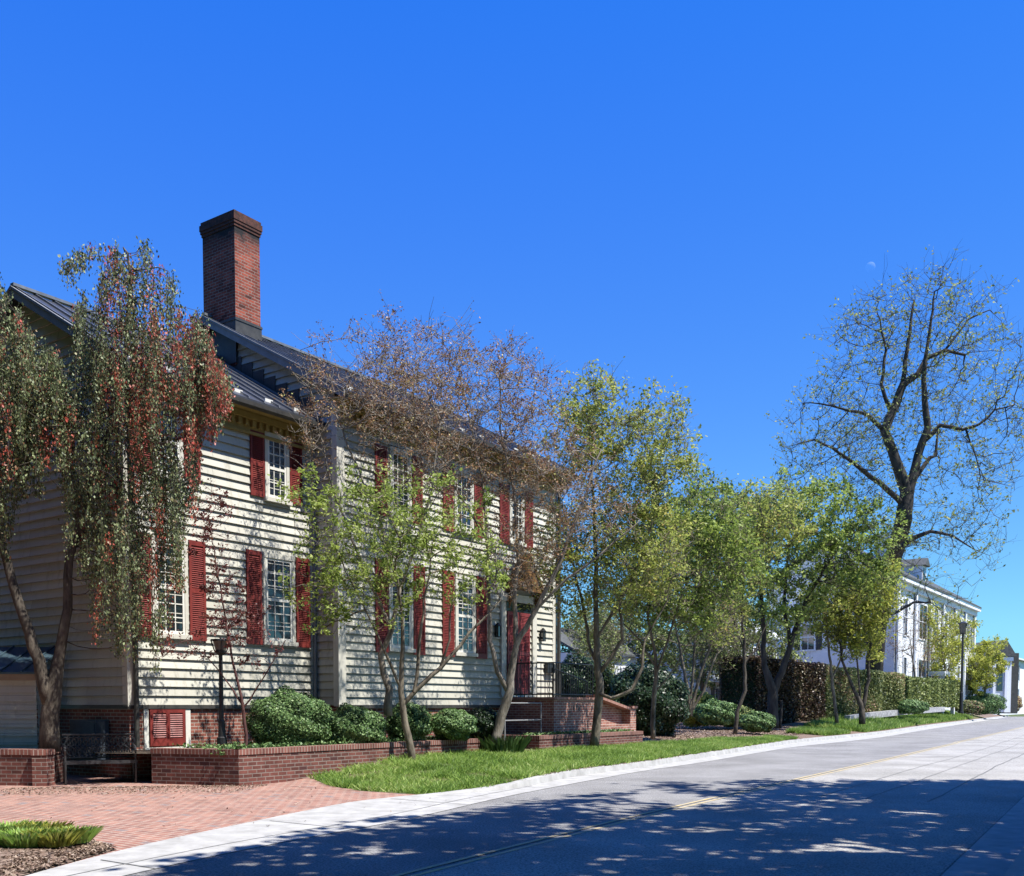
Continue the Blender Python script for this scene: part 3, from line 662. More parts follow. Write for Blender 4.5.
for (a, za, b, zb_) in ((11.55, 4.70, *pk), (*pk, 13.10, 4.70)):
    mb.prism([(a, hv, za), (b, hv, zb_), (b, MV - .036, zb_), (a, MV - .036, za)], [(a, hv, za + .08), (b, hv, zb_ + .08), (b, MV - .036, zb_ + .08), (a, MV - .036, za + .08)])
hd = mb.build('door_hood', M['rust'], house)
mb = MB(); mb.prism([(11.66, hv + .05, 4.72), (12.98, hv + .05, 4.72), (12.32, hv + .05, 5.63)], [(11.66, hv + .09, 4.72), (12.98, hv + .09, 4.72), (12.32, hv + .09, 5.63)])
mb.box(11.62, 11.70, hv + .05, MV - .04, 4.64, 4.70); mb.box(12.94, 13.02, hv + .05, MV - .04, 4.64, 4.70)
for x in (11.62, 12.95): mb.prism([(x, MV - .13, 4.2), (x + .07, MV - .13, 4.2), (x + .07, MV - .14, 4.65), (x, MV - .14, 4.65)], [(x, MV - .16, 4.3), (x + .07, MV - .16, 4.3), (x + .07, hv + .1, 4.65), (x, hv + .1, 4.65)])
mb.build('hood_bracket', M['rust'], hd)
def lantern(u, v, z):
    mb = MB(); mb.box(u - .07, u + .07, v - .19, v - .07, z, z + .02); mb.prism([(u - .08, v - .20, z + .30), (u + .08, v - .20, z + .30), (u + .08, v - .06, z + .30), (u - .08, v - .06, z + .30)], [(u - .02, v - .14, z + .40), (u + .02, v - .14, z + .40), (u + .02, v - .12, z + .40), (u - .02, v - .12, z + .40)])
    for a in (-.07, .055):
        for b in (-.19, -.085): mb.box(u + a, u + a + .015, v + b, v + b + .015, z + .02, z + .30)
    mb.box(u - .03, u + .03, v - .06, v - .035, z + .05, z + .35); l = mb.build('wall_lantern', M['iron'], house)
    g = MB(); g.box(u - .052, u + .052, v - .172, v - .088, z + .022, z + .298); g.build('lantern_glass', M['glass'], l)
lantern(11.10, MV, 3.35); lantern(13.42, MV, 3.35)
mb = MB(); mb.box(13.62, 14.05, MV - .17, MV - .04, 2.42, 2.68); mb.box(13.60, 14.07, MV - .18, MV - .04, 2.685, 2.70); mb.build('wall_mailbox', M['iron'], house)
# downspouts
mb = MB(); mb.tube([(-.02, -.48, zeW - .05), (-.02, -.3, zeW - .3), (.10, -.11, zeW - .5), (.10, -.11, .62)], .05, 8); mb.build('downspout', M['flash'], house)
mb = MB(); mb.tube([(MR + .06, -1.25, zeM - .05), (MR + .06, -1.1, zeM - .3), (MR + .02, MV - .12, zeM - .5), (MR + .02, MV - .12, .6)], .06, 8); mb.build('downspout', M['flash'], house)
mb = MB(); mb.tube([(WR - .10, -.10, zeW - .45), (WR - .10, -.10, .62)], .035, 8); mb.build('downspout', M['rake'], house)

# brick entrance stoop with steps down to the right
st = MB(); st.box(11.55, 13.8, -2.5, MV + .05, .2, 1.60); stoop = st.build('entrance_stoop', M['brick_stoop'], house)
mb = MB(); mb.box(11.50, 13.85, -2.55, MV - .1, 1.605, 1.67); mb.build('stoop_coping', M['brick_cap'], stoop)
mb = MB()
for k in range(6): mb.box(13.85 + k * .32, 14.17 + k * .32, -2.22, -1.0, .2, 1.60 - (k + 1) * .19)
mb.build('step', M['brick'], stoop)
mb = MB()
for vv in (-2.5, -1.0):
    a_ = .22 if vv < -2 else 0
    mb.prism([(13.83, vv + a_, .3), (13.83, vv + a_ + .15, .3), (15.89, vv + a_ + .15, .3), (15.89, vv + a_, .3)], [(13.83, vv + a_, 1.68), (13.83, vv + a_ + .15, 1.68), (15.89, vv + a_ + .15, 1.28), (15.89, vv + a_, 1.28)])
mb.box(13.83, 15.89, -2.56, -2.285, .3, .86)
mb.box(15.9, 16.28, -2.56, -2.2, .3, 1.34); mb.build('cheek_wall', M['brick_stoop'], stoop)
mb = MB(); mb.prism([(13.8, -2.55, 1.685), (15.95, -2.55, 1.29), (15.95, -2.2, 1.29), (13.8, -2.2, 1.685)], [(13.8, -2.55, 1.765), (15.95, -2.55, 1.37), (15.95, -2.2, 1.37), (13.8, -2.2, 1.765)])
mb.box(15.96, 16.33, -2.6, -2.16, 1.345, 1.42); mb.build('cheek_coping', M['brick_cap'], stoop)
for k in range(3): mb = MB(); mb.box(12.6 + k * .14, 12.66 + k * .14, -2.512, -2.502, 1.28 + (.09 if k == 1 else 0), 1.40 + (.09 if k == 1 else 0)); mb.build('vent_slot', M['iron'], stoop)
def railing(pts, h, step=.13, bar=.011, rails=(1.0, .08)):
    mb = MB()
    for a, b in zip(pts[:-1], pts[1:]):
        a, b = np.array(a, float), np.array(b, float); L = np.linalg.norm(b - a)
        for r in rails: mb.tube([a + [0, 0, h * r], b + [0, 0, h * r]], .018, 6)
        n = max(int(L / step), 1)
        for k in range(n + 1): q = a + (b - a) * k / n; mb.tube([q, q + [0, 0, h]], bar if k not in (0, n) else .02, 5)
    return mb
rl = railing([(11.6, MV - .15, 1.67), (11.6, -2.45, 1.67), (13.75, -2.45, 1.67)], .95); rl.build('iron_railing', M['iron'], stoop)
rl = railing([(13.85, -1.0, 1.67), (15.9, -1.0, 1.3)], .9); rl.build('iron_railing', M['iron'], stoop)

pr_ = empty('pipe_railing', LW(9.2, -2.5, .5), R(90) - ANG, 'thin pale pipe handrail in the gap between the planter and the brick stoop', 'railing')
for k in range(2): mb = MB(); mb.tube([(k * 1.7, 0, -.1), (k * 1.7, 0, 1.02)], .02, 6); mb.build('rail_post', M['rake'], pr_)
for zz in (1.0, .55): mb = MB(); mb.tube([(0, 0, zz), (1.7, 0, zz)], .018, 6); mb.build('rail', M['rake'], pr_)
# ------------------------------------------------------------------ planter walls
def wallrun(mb, cap, pts, w_, z0, z1, closed=False):
    """low wall: list of local (u,v), thickness w_ to the left of travel"""
    for (a, b) in zip(pts[:-1], pts[1:]):
        a, b = np.array(a, float), np.array(b, float); d = (b - a) / np.linalg.norm(b - a); n = np.array([-d[1], d[0]])
        q = [a, b, b + n * w_, a + n * w_]
        mb.prism([(*p, z0) for p in q], [(*p, z1 - .10) for p in q])
        e = .015; q = [a - d * e - n * e, b + d * e - n * e, b + d * e + n * (w_ + e), a - d * e + n * (w_ + e)]
        cap.prism([(*p, z1 - .098) for p in q], [(*p, z1) for p in q])
M['coping'] = brickmat('soldier_brick_coping', (.26, .11, .085), (.15, .06, .05), (.40, .32, .27), bw=.075, rh=.5, ms=.009, stain=(.5, .45, .42))
def wall_thing(name, runs, label, cat='planter'):
    r = empty(name, H0, R(90) - ANG, label, cat); mb, cp = MB(), MB()
    for (pts, w_, z0, z1) in runs: wallrun(mb, cp, pts, w_, z0, z1)
    mb.build('brick_courses', M['brick_wall'], r); cp.build('coping', M['coping'], r); return r
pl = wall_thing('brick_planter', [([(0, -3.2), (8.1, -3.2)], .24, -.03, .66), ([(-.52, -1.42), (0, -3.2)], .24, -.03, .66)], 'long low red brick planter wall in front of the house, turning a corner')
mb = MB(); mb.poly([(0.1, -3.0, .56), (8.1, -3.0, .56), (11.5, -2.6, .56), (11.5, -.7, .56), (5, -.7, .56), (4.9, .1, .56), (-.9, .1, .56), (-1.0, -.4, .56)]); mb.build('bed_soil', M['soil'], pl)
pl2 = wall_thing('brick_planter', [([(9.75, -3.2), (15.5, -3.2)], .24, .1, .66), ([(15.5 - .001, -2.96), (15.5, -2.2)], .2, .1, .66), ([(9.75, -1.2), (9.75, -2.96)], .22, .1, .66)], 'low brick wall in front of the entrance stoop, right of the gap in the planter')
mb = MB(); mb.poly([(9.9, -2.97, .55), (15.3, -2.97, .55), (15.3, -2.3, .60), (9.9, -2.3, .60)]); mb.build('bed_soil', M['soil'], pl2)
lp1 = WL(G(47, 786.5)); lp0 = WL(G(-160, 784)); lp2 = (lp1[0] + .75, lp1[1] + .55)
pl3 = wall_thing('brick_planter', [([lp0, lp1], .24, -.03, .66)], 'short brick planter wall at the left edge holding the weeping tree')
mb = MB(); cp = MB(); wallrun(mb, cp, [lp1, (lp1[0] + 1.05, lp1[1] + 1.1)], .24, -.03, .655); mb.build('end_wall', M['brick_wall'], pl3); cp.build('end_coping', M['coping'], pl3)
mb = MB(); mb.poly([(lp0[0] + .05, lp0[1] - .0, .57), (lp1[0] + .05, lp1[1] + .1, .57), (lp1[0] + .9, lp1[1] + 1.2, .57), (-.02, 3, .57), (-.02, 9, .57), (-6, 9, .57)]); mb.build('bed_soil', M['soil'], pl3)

# utility cabinet, shed
cab = empty('utility_cabinet', LW(-.32, 1.05, .0), R(90) - ANG, 'blue-grey metal utility cabinet on the shaded brick basement beside the bench', 'cabinet')
mb = MB(); mb.box(0, .28, -.45, .45, .35, 1.15); mb.build('cabinet_body', M['ac'], cab); mb = MB(); mb.box(-.02, -.002, -.40, .40, .40, 1.08); mb.build('cabinet_door', M['ac'], cab)
sh0 = P(38, 705, 19.6); shd = empty('lean_to_shed', (sh0[0], sh0[1], 0), 0, 'small clapboard shed with blue-green metal roof behind the weeping tree trunk', 'shed')
mb = MB(); z = .5
while z < 1.95:
    mb.poly([(-3.2, -.03, z), (-.02, -.03, z), (-.02, -.005, z + .17), (-3.2, -.005, z + .17)]); mb.poly([(-3.2, 0, z), (-.02, 0, z), (-.02, -.03, z), (-3.2, -.03, z)])
    mb.poly([(.0, .0, z), (0, .9, z), (-.02, .9, z + .17), (-.02, .0, z + .17)]); z += .17
mb.build('shed_wall', M['siding'], shd)
mb = MB(); mb.box(-3.25, .05, -.12, -.06, 1.93, 2.05); mb.build('fascia', M['shed_fascia'], shd)
mb = MB(); mb.prism([(-3.3, -.14, 2.055), (.08, -.14, 2.055), (-.12, 1.3, 2.62), (-3.3, 1.3, 2.62)], [(-3.3, -.14, 2.09), (.08, -.14, 2.09), (-.12, 1.3, 2.655), (-3.3, 1.3, 2.655)]); rf = mb.build('shed_roof', M['shed_roof'], shd)
mb = MB()
for k in range(8):
    x = -3.2 + k * .42; mb.prism([(x, -.14, 2.092), (x + .03, -.14, 2.092), (x + .03, 1.3, 2.657), (x, 1.3, 2.657)], [(x, -.14, 2.12), (x + .03, -.14, 2.12), (x + .03, 1.3, 2.69), (x, 1.3, 2.69)])
mb.build('roof_seam', M['shed_roof'], rf)

# iron bench
ba, bb = G(64, 786), G(138, 783.6); bd = (bb - ba); bl = np.linalg.norm(bd); ang = math.atan2(bd[1], bd[0])
bench = empty('iron_bench', ba, ang, 'black ornamental iron bench in the shade between the two brick planters', 'bench')
mb = MB()
for k in range(9): mb.box(0.02, bl - .02, .02 + k * .048, .05 + k * .048, .41, .435)
mb.box(.0, bl, -.0, .015, .38, .44); mb.build('seat', M['bench'], bench)
mb = MB()
for zz, rr in ((.48, .016), (.9, .02)): mb.tube([(0, .47 + (zz-.48)*.2, zz), (bl, .47 + (zz-.48)*.2, zz)], rr, 6)
for k in range(13):
    cx_ = .06 + k * (bl - .12) / 12
    for cz, r_ in ((.59, .07), (.77, .075)):
        mb.tube([(cx_ + r_ * math.cos(t), .49 + (cz-.48)*.2, cz + r_ * 1.1 * math.sin(t)) for t in np.linspace(0, 6.283, 11)], .011, 5)
    mb.tube([(cx_ + .05, .47, .48), (cx_ - .03, .52, .7), (cx_ + .05, .55, .9)], .010, 5)
mb.build('backrest', M['bench'], bench)
for x in (.03, bl - .03):
    for (ya, yb) in ((.0, .04), (.46, .52)):
        mb = MB(); mb.tube([(x, yb, .0), (x, ya + .02, .12), (x, ya, .28), (x, ya + .01, .42)], [.024, .018, .02, .024], 6); mb.build('leg', M['bench'], bench)
    mb = MB(); mb.tube([(x, .52, .72), (x, .3, .70), (x, .08, .68), (x, -.02, .62), (x, .02, .54), (x, .02, .42)], .02, 6); mb.build('armrest', M['bench'], bench)

# lantern post in the planter and the tall street lamp
def post_lamp(name, base, h, r, label, glass):
    e = empty(name, base, 0, label, 'lamp'); k = h / 5.5 if h > 3 else .5
    mb = MB(); mb.tube([(0, 0, 0), (0, 0, .12), (0, 0, .14), (0, 0, h * .22), (0, 0, h * .23), (0, 0, h * .86)], [r * 2.1, r * 2.1, r * 1.6, r * 1.35, r, r * .8], 12); mb.build('post', M['iron'], e)
    hw = .17 * (2.3 if h > 3 else 1.0); z0 = h * .86; z1 = h * .97
    mb = MB(); mb.tube([(0, 0, z0 - .05), (0, 0, z0), (0, 0, z0 + .04)], [r, hw * .7, hw * .72], 8)
    for t in np.arange(4) * math.pi / 2 + .4: mb.tube([(hw*.65*math.cos(t), hw*.65*math.sin(t), z0 + .03), (hw*math.cos(t), hw*math.sin(t), z1)], .018 if h > 3 else .012, 5)
    mb.tube([(0, 0, z1), (0, 0, z1 + .03), (0, 0, z1 + (h - z1) * .5), (0, 0, h - .03), (0, 0, h)], [hw * 1.15, hw * 1.1, hw * .5, hw * .12, .01], 8); mb.build('lantern_frame', M['iron'], e)
    mb = MB(); mb.tube([(0, 0, z0 + .04), (0, 0, z1 - .005)], [hw * .58, hw * .88], 8); mb.build('lantern_glass', glass, e)
    return e
b = P(222, 744, 18.9); post_lamp('garden_lamp_post', b, 2.0, .045, 'short black lantern post standing in the planter before the brick basement', M['lampglass'])
b = P(961, 713, 82); post_lamp('street_lamp', b, 7.5, .10, 'tall black street lamp on the grass in front of the white house', M['lampglass'])

# ------------------------------------------------------------------ vegetation tools
def grow(stems, attract, step, kill, iters=90, infl=None):
    """space colonisation: stems = list of (points, radii) polylines; returns node arrays"""
    pos = []; par = []; rmin = []
    for (pts, rad, root) in stems:
        pts = [np.asarray(p, float) for p in pts]; last = root
        for i in range(len(pts) - 1):
            L = np.linalg.norm(pts[i+1] - pts[i]); k = max(int(L / step), 1)
            if i == 0 and (last is None or last < 0): pos.append(pts[0]); par.append(-1); rmin.append(rad[0]); last = len(pos) - 1
            for j in range(1, k + 1):
                t = j / k; q = pts[i] + (pts[i+1] - pts[i]) * t + RNG.normal(0, step * .05, 3)
                pos.append(q); par.append(last); rmin.append(rad[i] + (rad[i+1] - rad[i]) * t); last = len(pos) - 1
    nst = len(pos); att = np.asarray(attract, float); alive = np.ones(len(att), bool)
    posA = np.array(pos); best = np.full(len(att), 1e9); bi = np.zeros(len(att), int)
    start = 0; used = {}
    for it in range(iters):
        new = posA[start:]
        if len(new) == 0: break
        for c0 in range(0, len(att), 4000):
            s_ = slice(c0, c0 + 4000); D = np.linalg.norm(att[s_, None, :] - new[None], axis=2); m_ = D.argmin(1); dm = D[np.arange(len(m_)), m_]
            u_ = dm < best[s_]; best[s_] = np.where(u_, dm, best[s_]); bi[s_] = np.where(u_, m_ + start, bi[s_])
        alive &= best > kill
        if not alive.any(): break
        idx = np.nonzero(alive)[0]
        if infl: idx = idx[best[idx] < infl] if (best[idx] < infl).any() else idx
        dirs = att[idx] - posA[bi[idx]]; dirs /= np.linalg.norm(dirs, axis=1)[:, None]
        acc = {}
        for n_, d_ in zip(bi[idx], dirs): acc.setdefault(int(n_), []).append(d_)
        start = len(posA); add = []
        for n_, ds_ in acc.items():
            used[n_] = used.get(n_, 0) + 1
            if used[n_] > 3: alive[idx[bi[idx] == n_]] = False; continue
            d_ = np.mean(ds_, axis=0) + RNG.normal(0, .18, 3); L = np.linalg.norm(d_)
            if L < 1e-3: continue
            add.append(posA[n_] + d_ / L * step * (.8 + .4 * RNG.random())); par.append(n_); rmin.append(0)
        if not add: break
        posA = np.vstack([posA, add])
    par = np.array(par); rmin = np.array(rmin); n = len(posA)
    ch = [[] for _ in range(n)]
    for i in range(n):
        if par[i] >= 0: ch[par[i]].append(i)
    return posA, par, rmin, ch, nst
def wood_mesh(mb, posA, par, rmin, ch, tip=.006, ex=2.3, cap_r=None):
    n = len(posA); r = np.zeros(n); order = list(range(n))
    acc = np.zeros(n)
    for i in reversed(order):
        r[i] = max(tip, acc[i] ** (1 / ex)) if acc[i] > 0 else tip
        if rmin[i] > 0: r[i] = rmin[i]
        elif cap_r: r[i] = min(r[i], cap_r)
        if par[i] >= 0: acc[par[i]] += r[i] ** ex
    # children never thicker than parents
    for i in order:
        if par[i] >= 0: r[i] = min(r[i], r[par[i]] * (1.0 if rmin[i] > 0 else .92))
    main = {}
    for i in range(n):
        if ch[i]: main[i] = max(ch[i], key=lambda k: r[k])
    starts = [i for i in range(n) if par[i] < 0 or main.get(par[i]) != i]
    for s_ in starts:
        chain = [] if par[s_] < 0 else [par[s_]]
        i = s_
        while True:
            chain.append(i)
            if i in main: i = main[i]
            else: break
        if len(chain) < 2: continue
        rad = [r[k] for k in chain]
        if par[s_] >= 0: rad[0] = min(rad[1] * 1.25, r[chain[0]])
        R0 = max(rad); mb.tube(posA[chain], rad, 10 if R0 > .08 else (6 if R0 > .025 else (4 if R0 > .012 else 3)), cap=R0 > .05)
    return r
def rand_unit(n):
    v = RNG.normal(0, 1, (n, 3)); return v / np.linalg.norm(v, axis=1)[:, None]
def leafq(c, s, aspect=.55, up=.75, out=None):
    n = len(c); nrm = rand_unit(n) + np.array([0, 0, up])
    if out is not None: nrm = nrm * .75 + out
    nrm = nrm + 0; nrm /= np.linalg.norm(nrm, axis=1)[:, None]
    t = np.cross(nrm, rand_unit(n)); t /= np.linalg.norm(t, axis=1)[:, None]; b = np.cross(nrm, t)
    ss = (s * (.5 + 1.0 * RNG.random(n)))[:, None] if np.ndim(s) == 0 else s[:, None]
    return np.stack([c - t * ss, c + b * ss * aspect, c + t * ss, c - b * ss * aspect], 1)
def twigs(mb, starts, L, k, rr=.004, up=.25):
    ends = []
    for p in starts:
        for _ in range(k):
            d = rand_unit(1)[0]; d[2] = abs(d[2]) * .6 + up; d /= np.linalg.norm(d); l = L * (.5 + RNG.random())
            m_ = p + d * l * .5 + RNG.normal(0, l * .08, 3); e_ = p + d * l + RNG.normal(0, l * .12, 3)
            mb.tube([p, m_, e_], [rr, rr * .8, rr * .5], 3, cap=False); ends += [m_, e_, (m_ + e_) / 2]
    return np.array(ends) if ends else np.zeros((0, 3))
def blobs(spec, n):
    """spec: list of (px,py,Y,rx_px,ry_px,rdepth_m,weight) -> random points, denser near the shell"""
    out = []; W_ = sum(s_[6] for s_ in spec)
    for (px, py, Y, rx, ry, rd, wt) in spec:
        c_ = P(px, py, Y); k = int(n * wt / W_); q = rand_unit(k) * (RNG.random(k) ** .42 * np.where(RNG.random(k) < .1, RNG.uniform(1.05, 1.4, k), 1))[:, None]
        out.append(c_ + q * np.array([rx * Y / F, rd, ry * Y / F]))
    return np.vstack(out)
def tree(name, label, stems, crown, n, leaf, lsize, lper, bark, step=.22, kill=.28, twl=.32, twk=2, tip=.006, cat='tree', group=None, gap=0.0, tonefn=None, spread=.13, cap_r=None, twr=.0045):
    base = np.asarray(stems[0][0][0]); root = empty(name, base, 0, label, cat, group)
    att = blobs(crown, n) if isinstance(crown, list) else crown
    st_ = [(p_, r_, None) for (p_, r_) in stems]
    posA, par, rmin, ch, nst = grow(st_, att, step, kill)
    mb = MB(); r = wood_mesh(mb, posA, par, rmin, ch, tip, cap_r=cap_r)
    tips = np.array([i for i in range(nst, len(posA)) if r[i] < tip * 2.6])
    if gap: tips = tips[RNG.random(len(tips)) > gap]
    ends = twigs(mb, posA[tips], twl, twk, twr)
    mb.build('trunk', bark, root, origin=base, smooth=True, uvs=False)
    # clumped foliage: keep some twig ends heavier than others
    src = np.vstack([ends, posA[tips]]) if len(ends) else posA[tips]
    hv_ = RNG.gamma(.75, 1 / .75, len(ends) // (3 * twk) + 1) if len(ends) else np.ones(1)
    per = np.concatenate([np.repeat(hv_, 3 * twk)[:len(ends)], np.ones(len(src) - len(ends)) * .8]); reps = RNG.poisson(lper * per); c_ = np.repeat(src, reps, axis=0) + RNG.normal(0, spread * .55, (reps.sum(), 3))
    V = leafq(c_, lsize); tone = np.clip(np.repeat(RNG.random(len(src)), reps) * .5 + RNG.random(len(c_)) * .5, 0, 1)
    if tonefn is not None: tone = np.clip(tone + tonefn(c_), 0, 1)
    quads('crown', V, leaf, root, origin=base, tone=tone)
    print(name, 'nodes', len(posA), 'tips', len(tips), 'leaves', len(c_))
    return root
def S(Y, pts):
    """stem given as surveyed points (px,py,depth offset,radius)"""
    return ([P(x, y, Y + dy) for x, y, dy, r in pts], [r for x, y, dy, r in pts])
def shrub(name, label, c_, rad, n, leaf, s, cat='shrub', group=None, box=False, rough=.11, tonefn=None):
    c_ = np.asarray(c_, float); rad = np.asarray(rad, float); root = empty(name, c_ - [0, 0, rad[2]], 0, label, cat, group); base = c_ - [0, 0, rad[2]]
    q = rand_unit(n)
    if box: q = q / np.max(np.abs(q), axis=1)[:, None] ** .82
    bump = 1 + rough * (np.sin(q[:, 0]*7 + c_[0]) * np.sin(q[:, 1]*6 + 2) + .6*np.sin(q[:, 2]*9 + q[:, 0]*5))
    d = .80 + .2 * RNG.random(n) ** .6; d = np.where(RNG.random(n) < .035, d + .10 * RNG.random(n), d); p_ = c_ + q * rad * (bump * d)[:, None]
    kk = p_[:, 2] > base[2] + .02 * rad[2]; p_ = p_[kk]; q = q[kk]
    V = leafq(p_, s, .6, .4, q / np.linalg.norm(q, axis=1)[:, None]); tone = None
    if tonefn is not None: tone = np.clip(RNG.random(len(p_)) * .7 + tonefn(p_), 0, 1)
    quads('foliage', V, leaf, root, origin=base, tone=tone)
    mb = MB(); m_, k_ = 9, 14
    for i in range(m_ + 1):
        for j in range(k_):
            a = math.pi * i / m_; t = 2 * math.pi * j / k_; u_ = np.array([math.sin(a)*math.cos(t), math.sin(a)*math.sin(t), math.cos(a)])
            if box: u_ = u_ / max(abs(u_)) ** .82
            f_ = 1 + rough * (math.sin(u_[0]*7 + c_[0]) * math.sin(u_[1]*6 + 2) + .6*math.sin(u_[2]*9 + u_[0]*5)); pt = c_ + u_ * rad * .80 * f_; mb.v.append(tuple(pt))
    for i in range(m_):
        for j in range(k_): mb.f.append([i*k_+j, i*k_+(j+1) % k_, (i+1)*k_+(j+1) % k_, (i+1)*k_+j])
    mb.build('shade_core', M['core'], root, origin=base, smooth=True, uvs=False); return root
M['core'] = noisy('dark_shade_green', (.012, .022, .008), (.03, .05, .016), 14, .95, .5, 30)  # dark core colour stands in for the shade between the leaves

# ------------------------------------------------------------------ weeping tree at the left
WY = 18.2
wt = empty('weeping_tree', P(50, 745, WY), 0, 'weeping tree with curtains of red and green foliage at the left of the house', 'tree')
wb = P(50, 745, WY)
stems = [S(WY, [(50, 752, 0, .19), (49, 715, 0, .16), (52, 695, 0, .15), (60, 655, .1, .10), (68, 610, .1, .085), (70, 560, .1, .075), (84, 500, .1, .065), (108, 430, 0, .055), (126, 350, 0, .045), (130, 290, 0, .03), (128, 252, 0, .02)]),
         S(WY, [(50, 705, 0, .13), (38, 660, -.1, .105), (24, 620, -.1, .09), (10, 575, -.1, .08), (-12, 500, -.1, .06), (-22, 400, 0, .045), (-10, 320, 0, .03)])]
fx = [62, 75, 90, 108, 130, 150, 166, 176, 186, 200, 216, 230]
ft = [400, 312, 276, 252, 240, 246, 268, 292, 303, 318, 346, 385]
fb = [470, 570, 630, 655, 668, 662, 650, 610, 560, 470, 430, 415]
lx = [-30, 0, 14, 28, 45, 60, 78]; lt = [268, 274, 298, 330, 345, 360, 400]; lbm = [600, 565, 545, 500, 480, 470, 440]
anchors = []; strands = []
def strand(px, py, L, Y):
    pts = []; x, y = px, py; dx = RNG.normal(0, .25); yy = Y
    n = max(int(L / 7), 3)
    for k in range(n):
        pts.append(P(x, y, yy)); x += dx + RNG.normal(0, .7); y += L / n; dx *= .9; yy += RNG.normal(0, .012)
    return pts
for (X_, T_, B_, n_) in ((fx, ft, fb, 1380), (lx, lt, lbm, 800)):
    for _ in range(n_):
        x = RNG.uniform(X_[0], X_[-1]); wob = 14 * math.sin(x * .21) + 9 * math.sin(x * .53 + 1); t = np.interp(x, X_, T_) + max(wob, -6); b_ = np.interp(x, X_, B_) + wob - RNG.random() ** 2 * 80
        y = t + RNG.random() ** 1.1 * (b_ - t) * .97; L = min(RNG.uniform(14, 60) if RNG.random() < .8 else RNG.uniform(60, 130), b_ - y)
        if L < 8: continue
        # ropes: hanging tails with gaps between them; the top of the crown is open
        rope = math.sin(x * .33 + .8 * math.sin(y * .021)) + .7 * math.sin(x * .81 + y * .015)
        if rope < -.12 and RNG.random() < .66 and y > t + 20: continue
        if X_ is fx and y < 345 and RNG.random() < .32 + .3 * math.sin(x * .17 + y * .11): continue
        if X_ is fx and 62 < x < 84 and 335 < y < 455 and RNG.random() < .85: continue
        Y = WY + RNG.normal(0, .5); strands.append((x, y, L, Y)); anchors.append(P(x, y, Y))
for _ in range(22):
    x = RNG.uniform(62, 100); strands.append((x, np.interp(x, [62, 100], [262, 246]) + RNG.normal(0, 4), RNG.uniform(10, 34), WY + RNG.normal(0, .3))); anchors.append(P(x, strands[-1][1], WY))
anchors = np.array(anchors)
posA, par, rmin, ch, nst = grow([(p_, r_, None) for p_, r_ in stems], anchors, .25, .22)
mb = MB(); wood_mesh(mb, posA, par, rmin, ch, .006, cap_r=.035)
LV = []; LT = []
for (x, y, L, Y) in strands:
    pts = strand(x, y, L, Y); mb.tube(pts, .0045, 3, cap=False); pts = np.array(pts)
    k = int(L * 2.0); t = RNG.random(k) * (len(pts) - 1.001); i0 = t.astype(int); q = pts[i0] + (pts[i0 + 1] - pts[i0]) * (t - i0)[:, None] + RNG.normal(0, .05, (k, 3))
    n = k; d = np.stack([RNG.normal(0, .5, n), RNG.normal(0, .5, n), -np.ones(n)], 1); d /= np.linalg.norm(d, axis=1)[:, None]
    sd = np.cross(d, rand_unit(n)); sd /= np.linalg.norm(sd, axis=1)[:, None]; s1 = (.013 + .026 * RNG.random(n) ** 1.5)[:, None]
    LV.append(np.stack([q - d * s1, q + sd * s1 * .55, q + d * s1, q - sd * s1 * .55], 1))
    redness = (.55 if (280 < y < 385 and x > 95) or (x > 180 and y < 430) else (.30 if y < 440 else .13)) * (.45 if x < 62 else 1); redness *= .2 + 1.1 * RNG.random()
    if 60 < x < 100: redness *= .6
    isred = RNG.random() < redness; LT.append(np.clip((.62 if isred else .0) + RNG.random(n) * (.38 if isred else .68), 0, 1))
mb.build('trunk', M['bark'], wt, origin=wb, smooth=True, uvs=False)
quads('crown', np.vstack(LV), GREEN['weep'], wt, origin=wb, tone=np.concatenate(LT))
print('weeping leaves', sum(len(v) for v in LV))

# ------------------------------------------------------------------ trees along the house
tree('red_sapling', 'slender dark red sapling with sparse leaves before the cream wall, right of the weeping tree',
     [S(18.7, [(246, 745, 0, .035), (243, 705, 0, .03), (233, 665, 0, .022), (224, 610, .1, .016), (216, 560, .1, .012), (208, 515, .1, .008)]),
      S(18.7, [(243, 705, 0, .02), (226, 680, .0, .012), (205, 655, 0, .008), (185, 640, -.1, .006)]),
      S(18.7, [(243, 708, 0, .018), (262, 680, 0, .012), (285, 640, 0, .008)])],
     [(212, 545, 18.8, 28, 50, .7, 3), (228, 620, 18.7, 38, 45, .7, 3), (182, 660, 18.5, 30, 18, .5, 1.3), (262, 655, 18.6, 28, 22, .5, .6)], 150,
     GREEN['darkred'], .028, 3.4, M['bark_red'], step=.16, kill=.2, twl=.2, twk=2, tip=.0045, spread=.06)

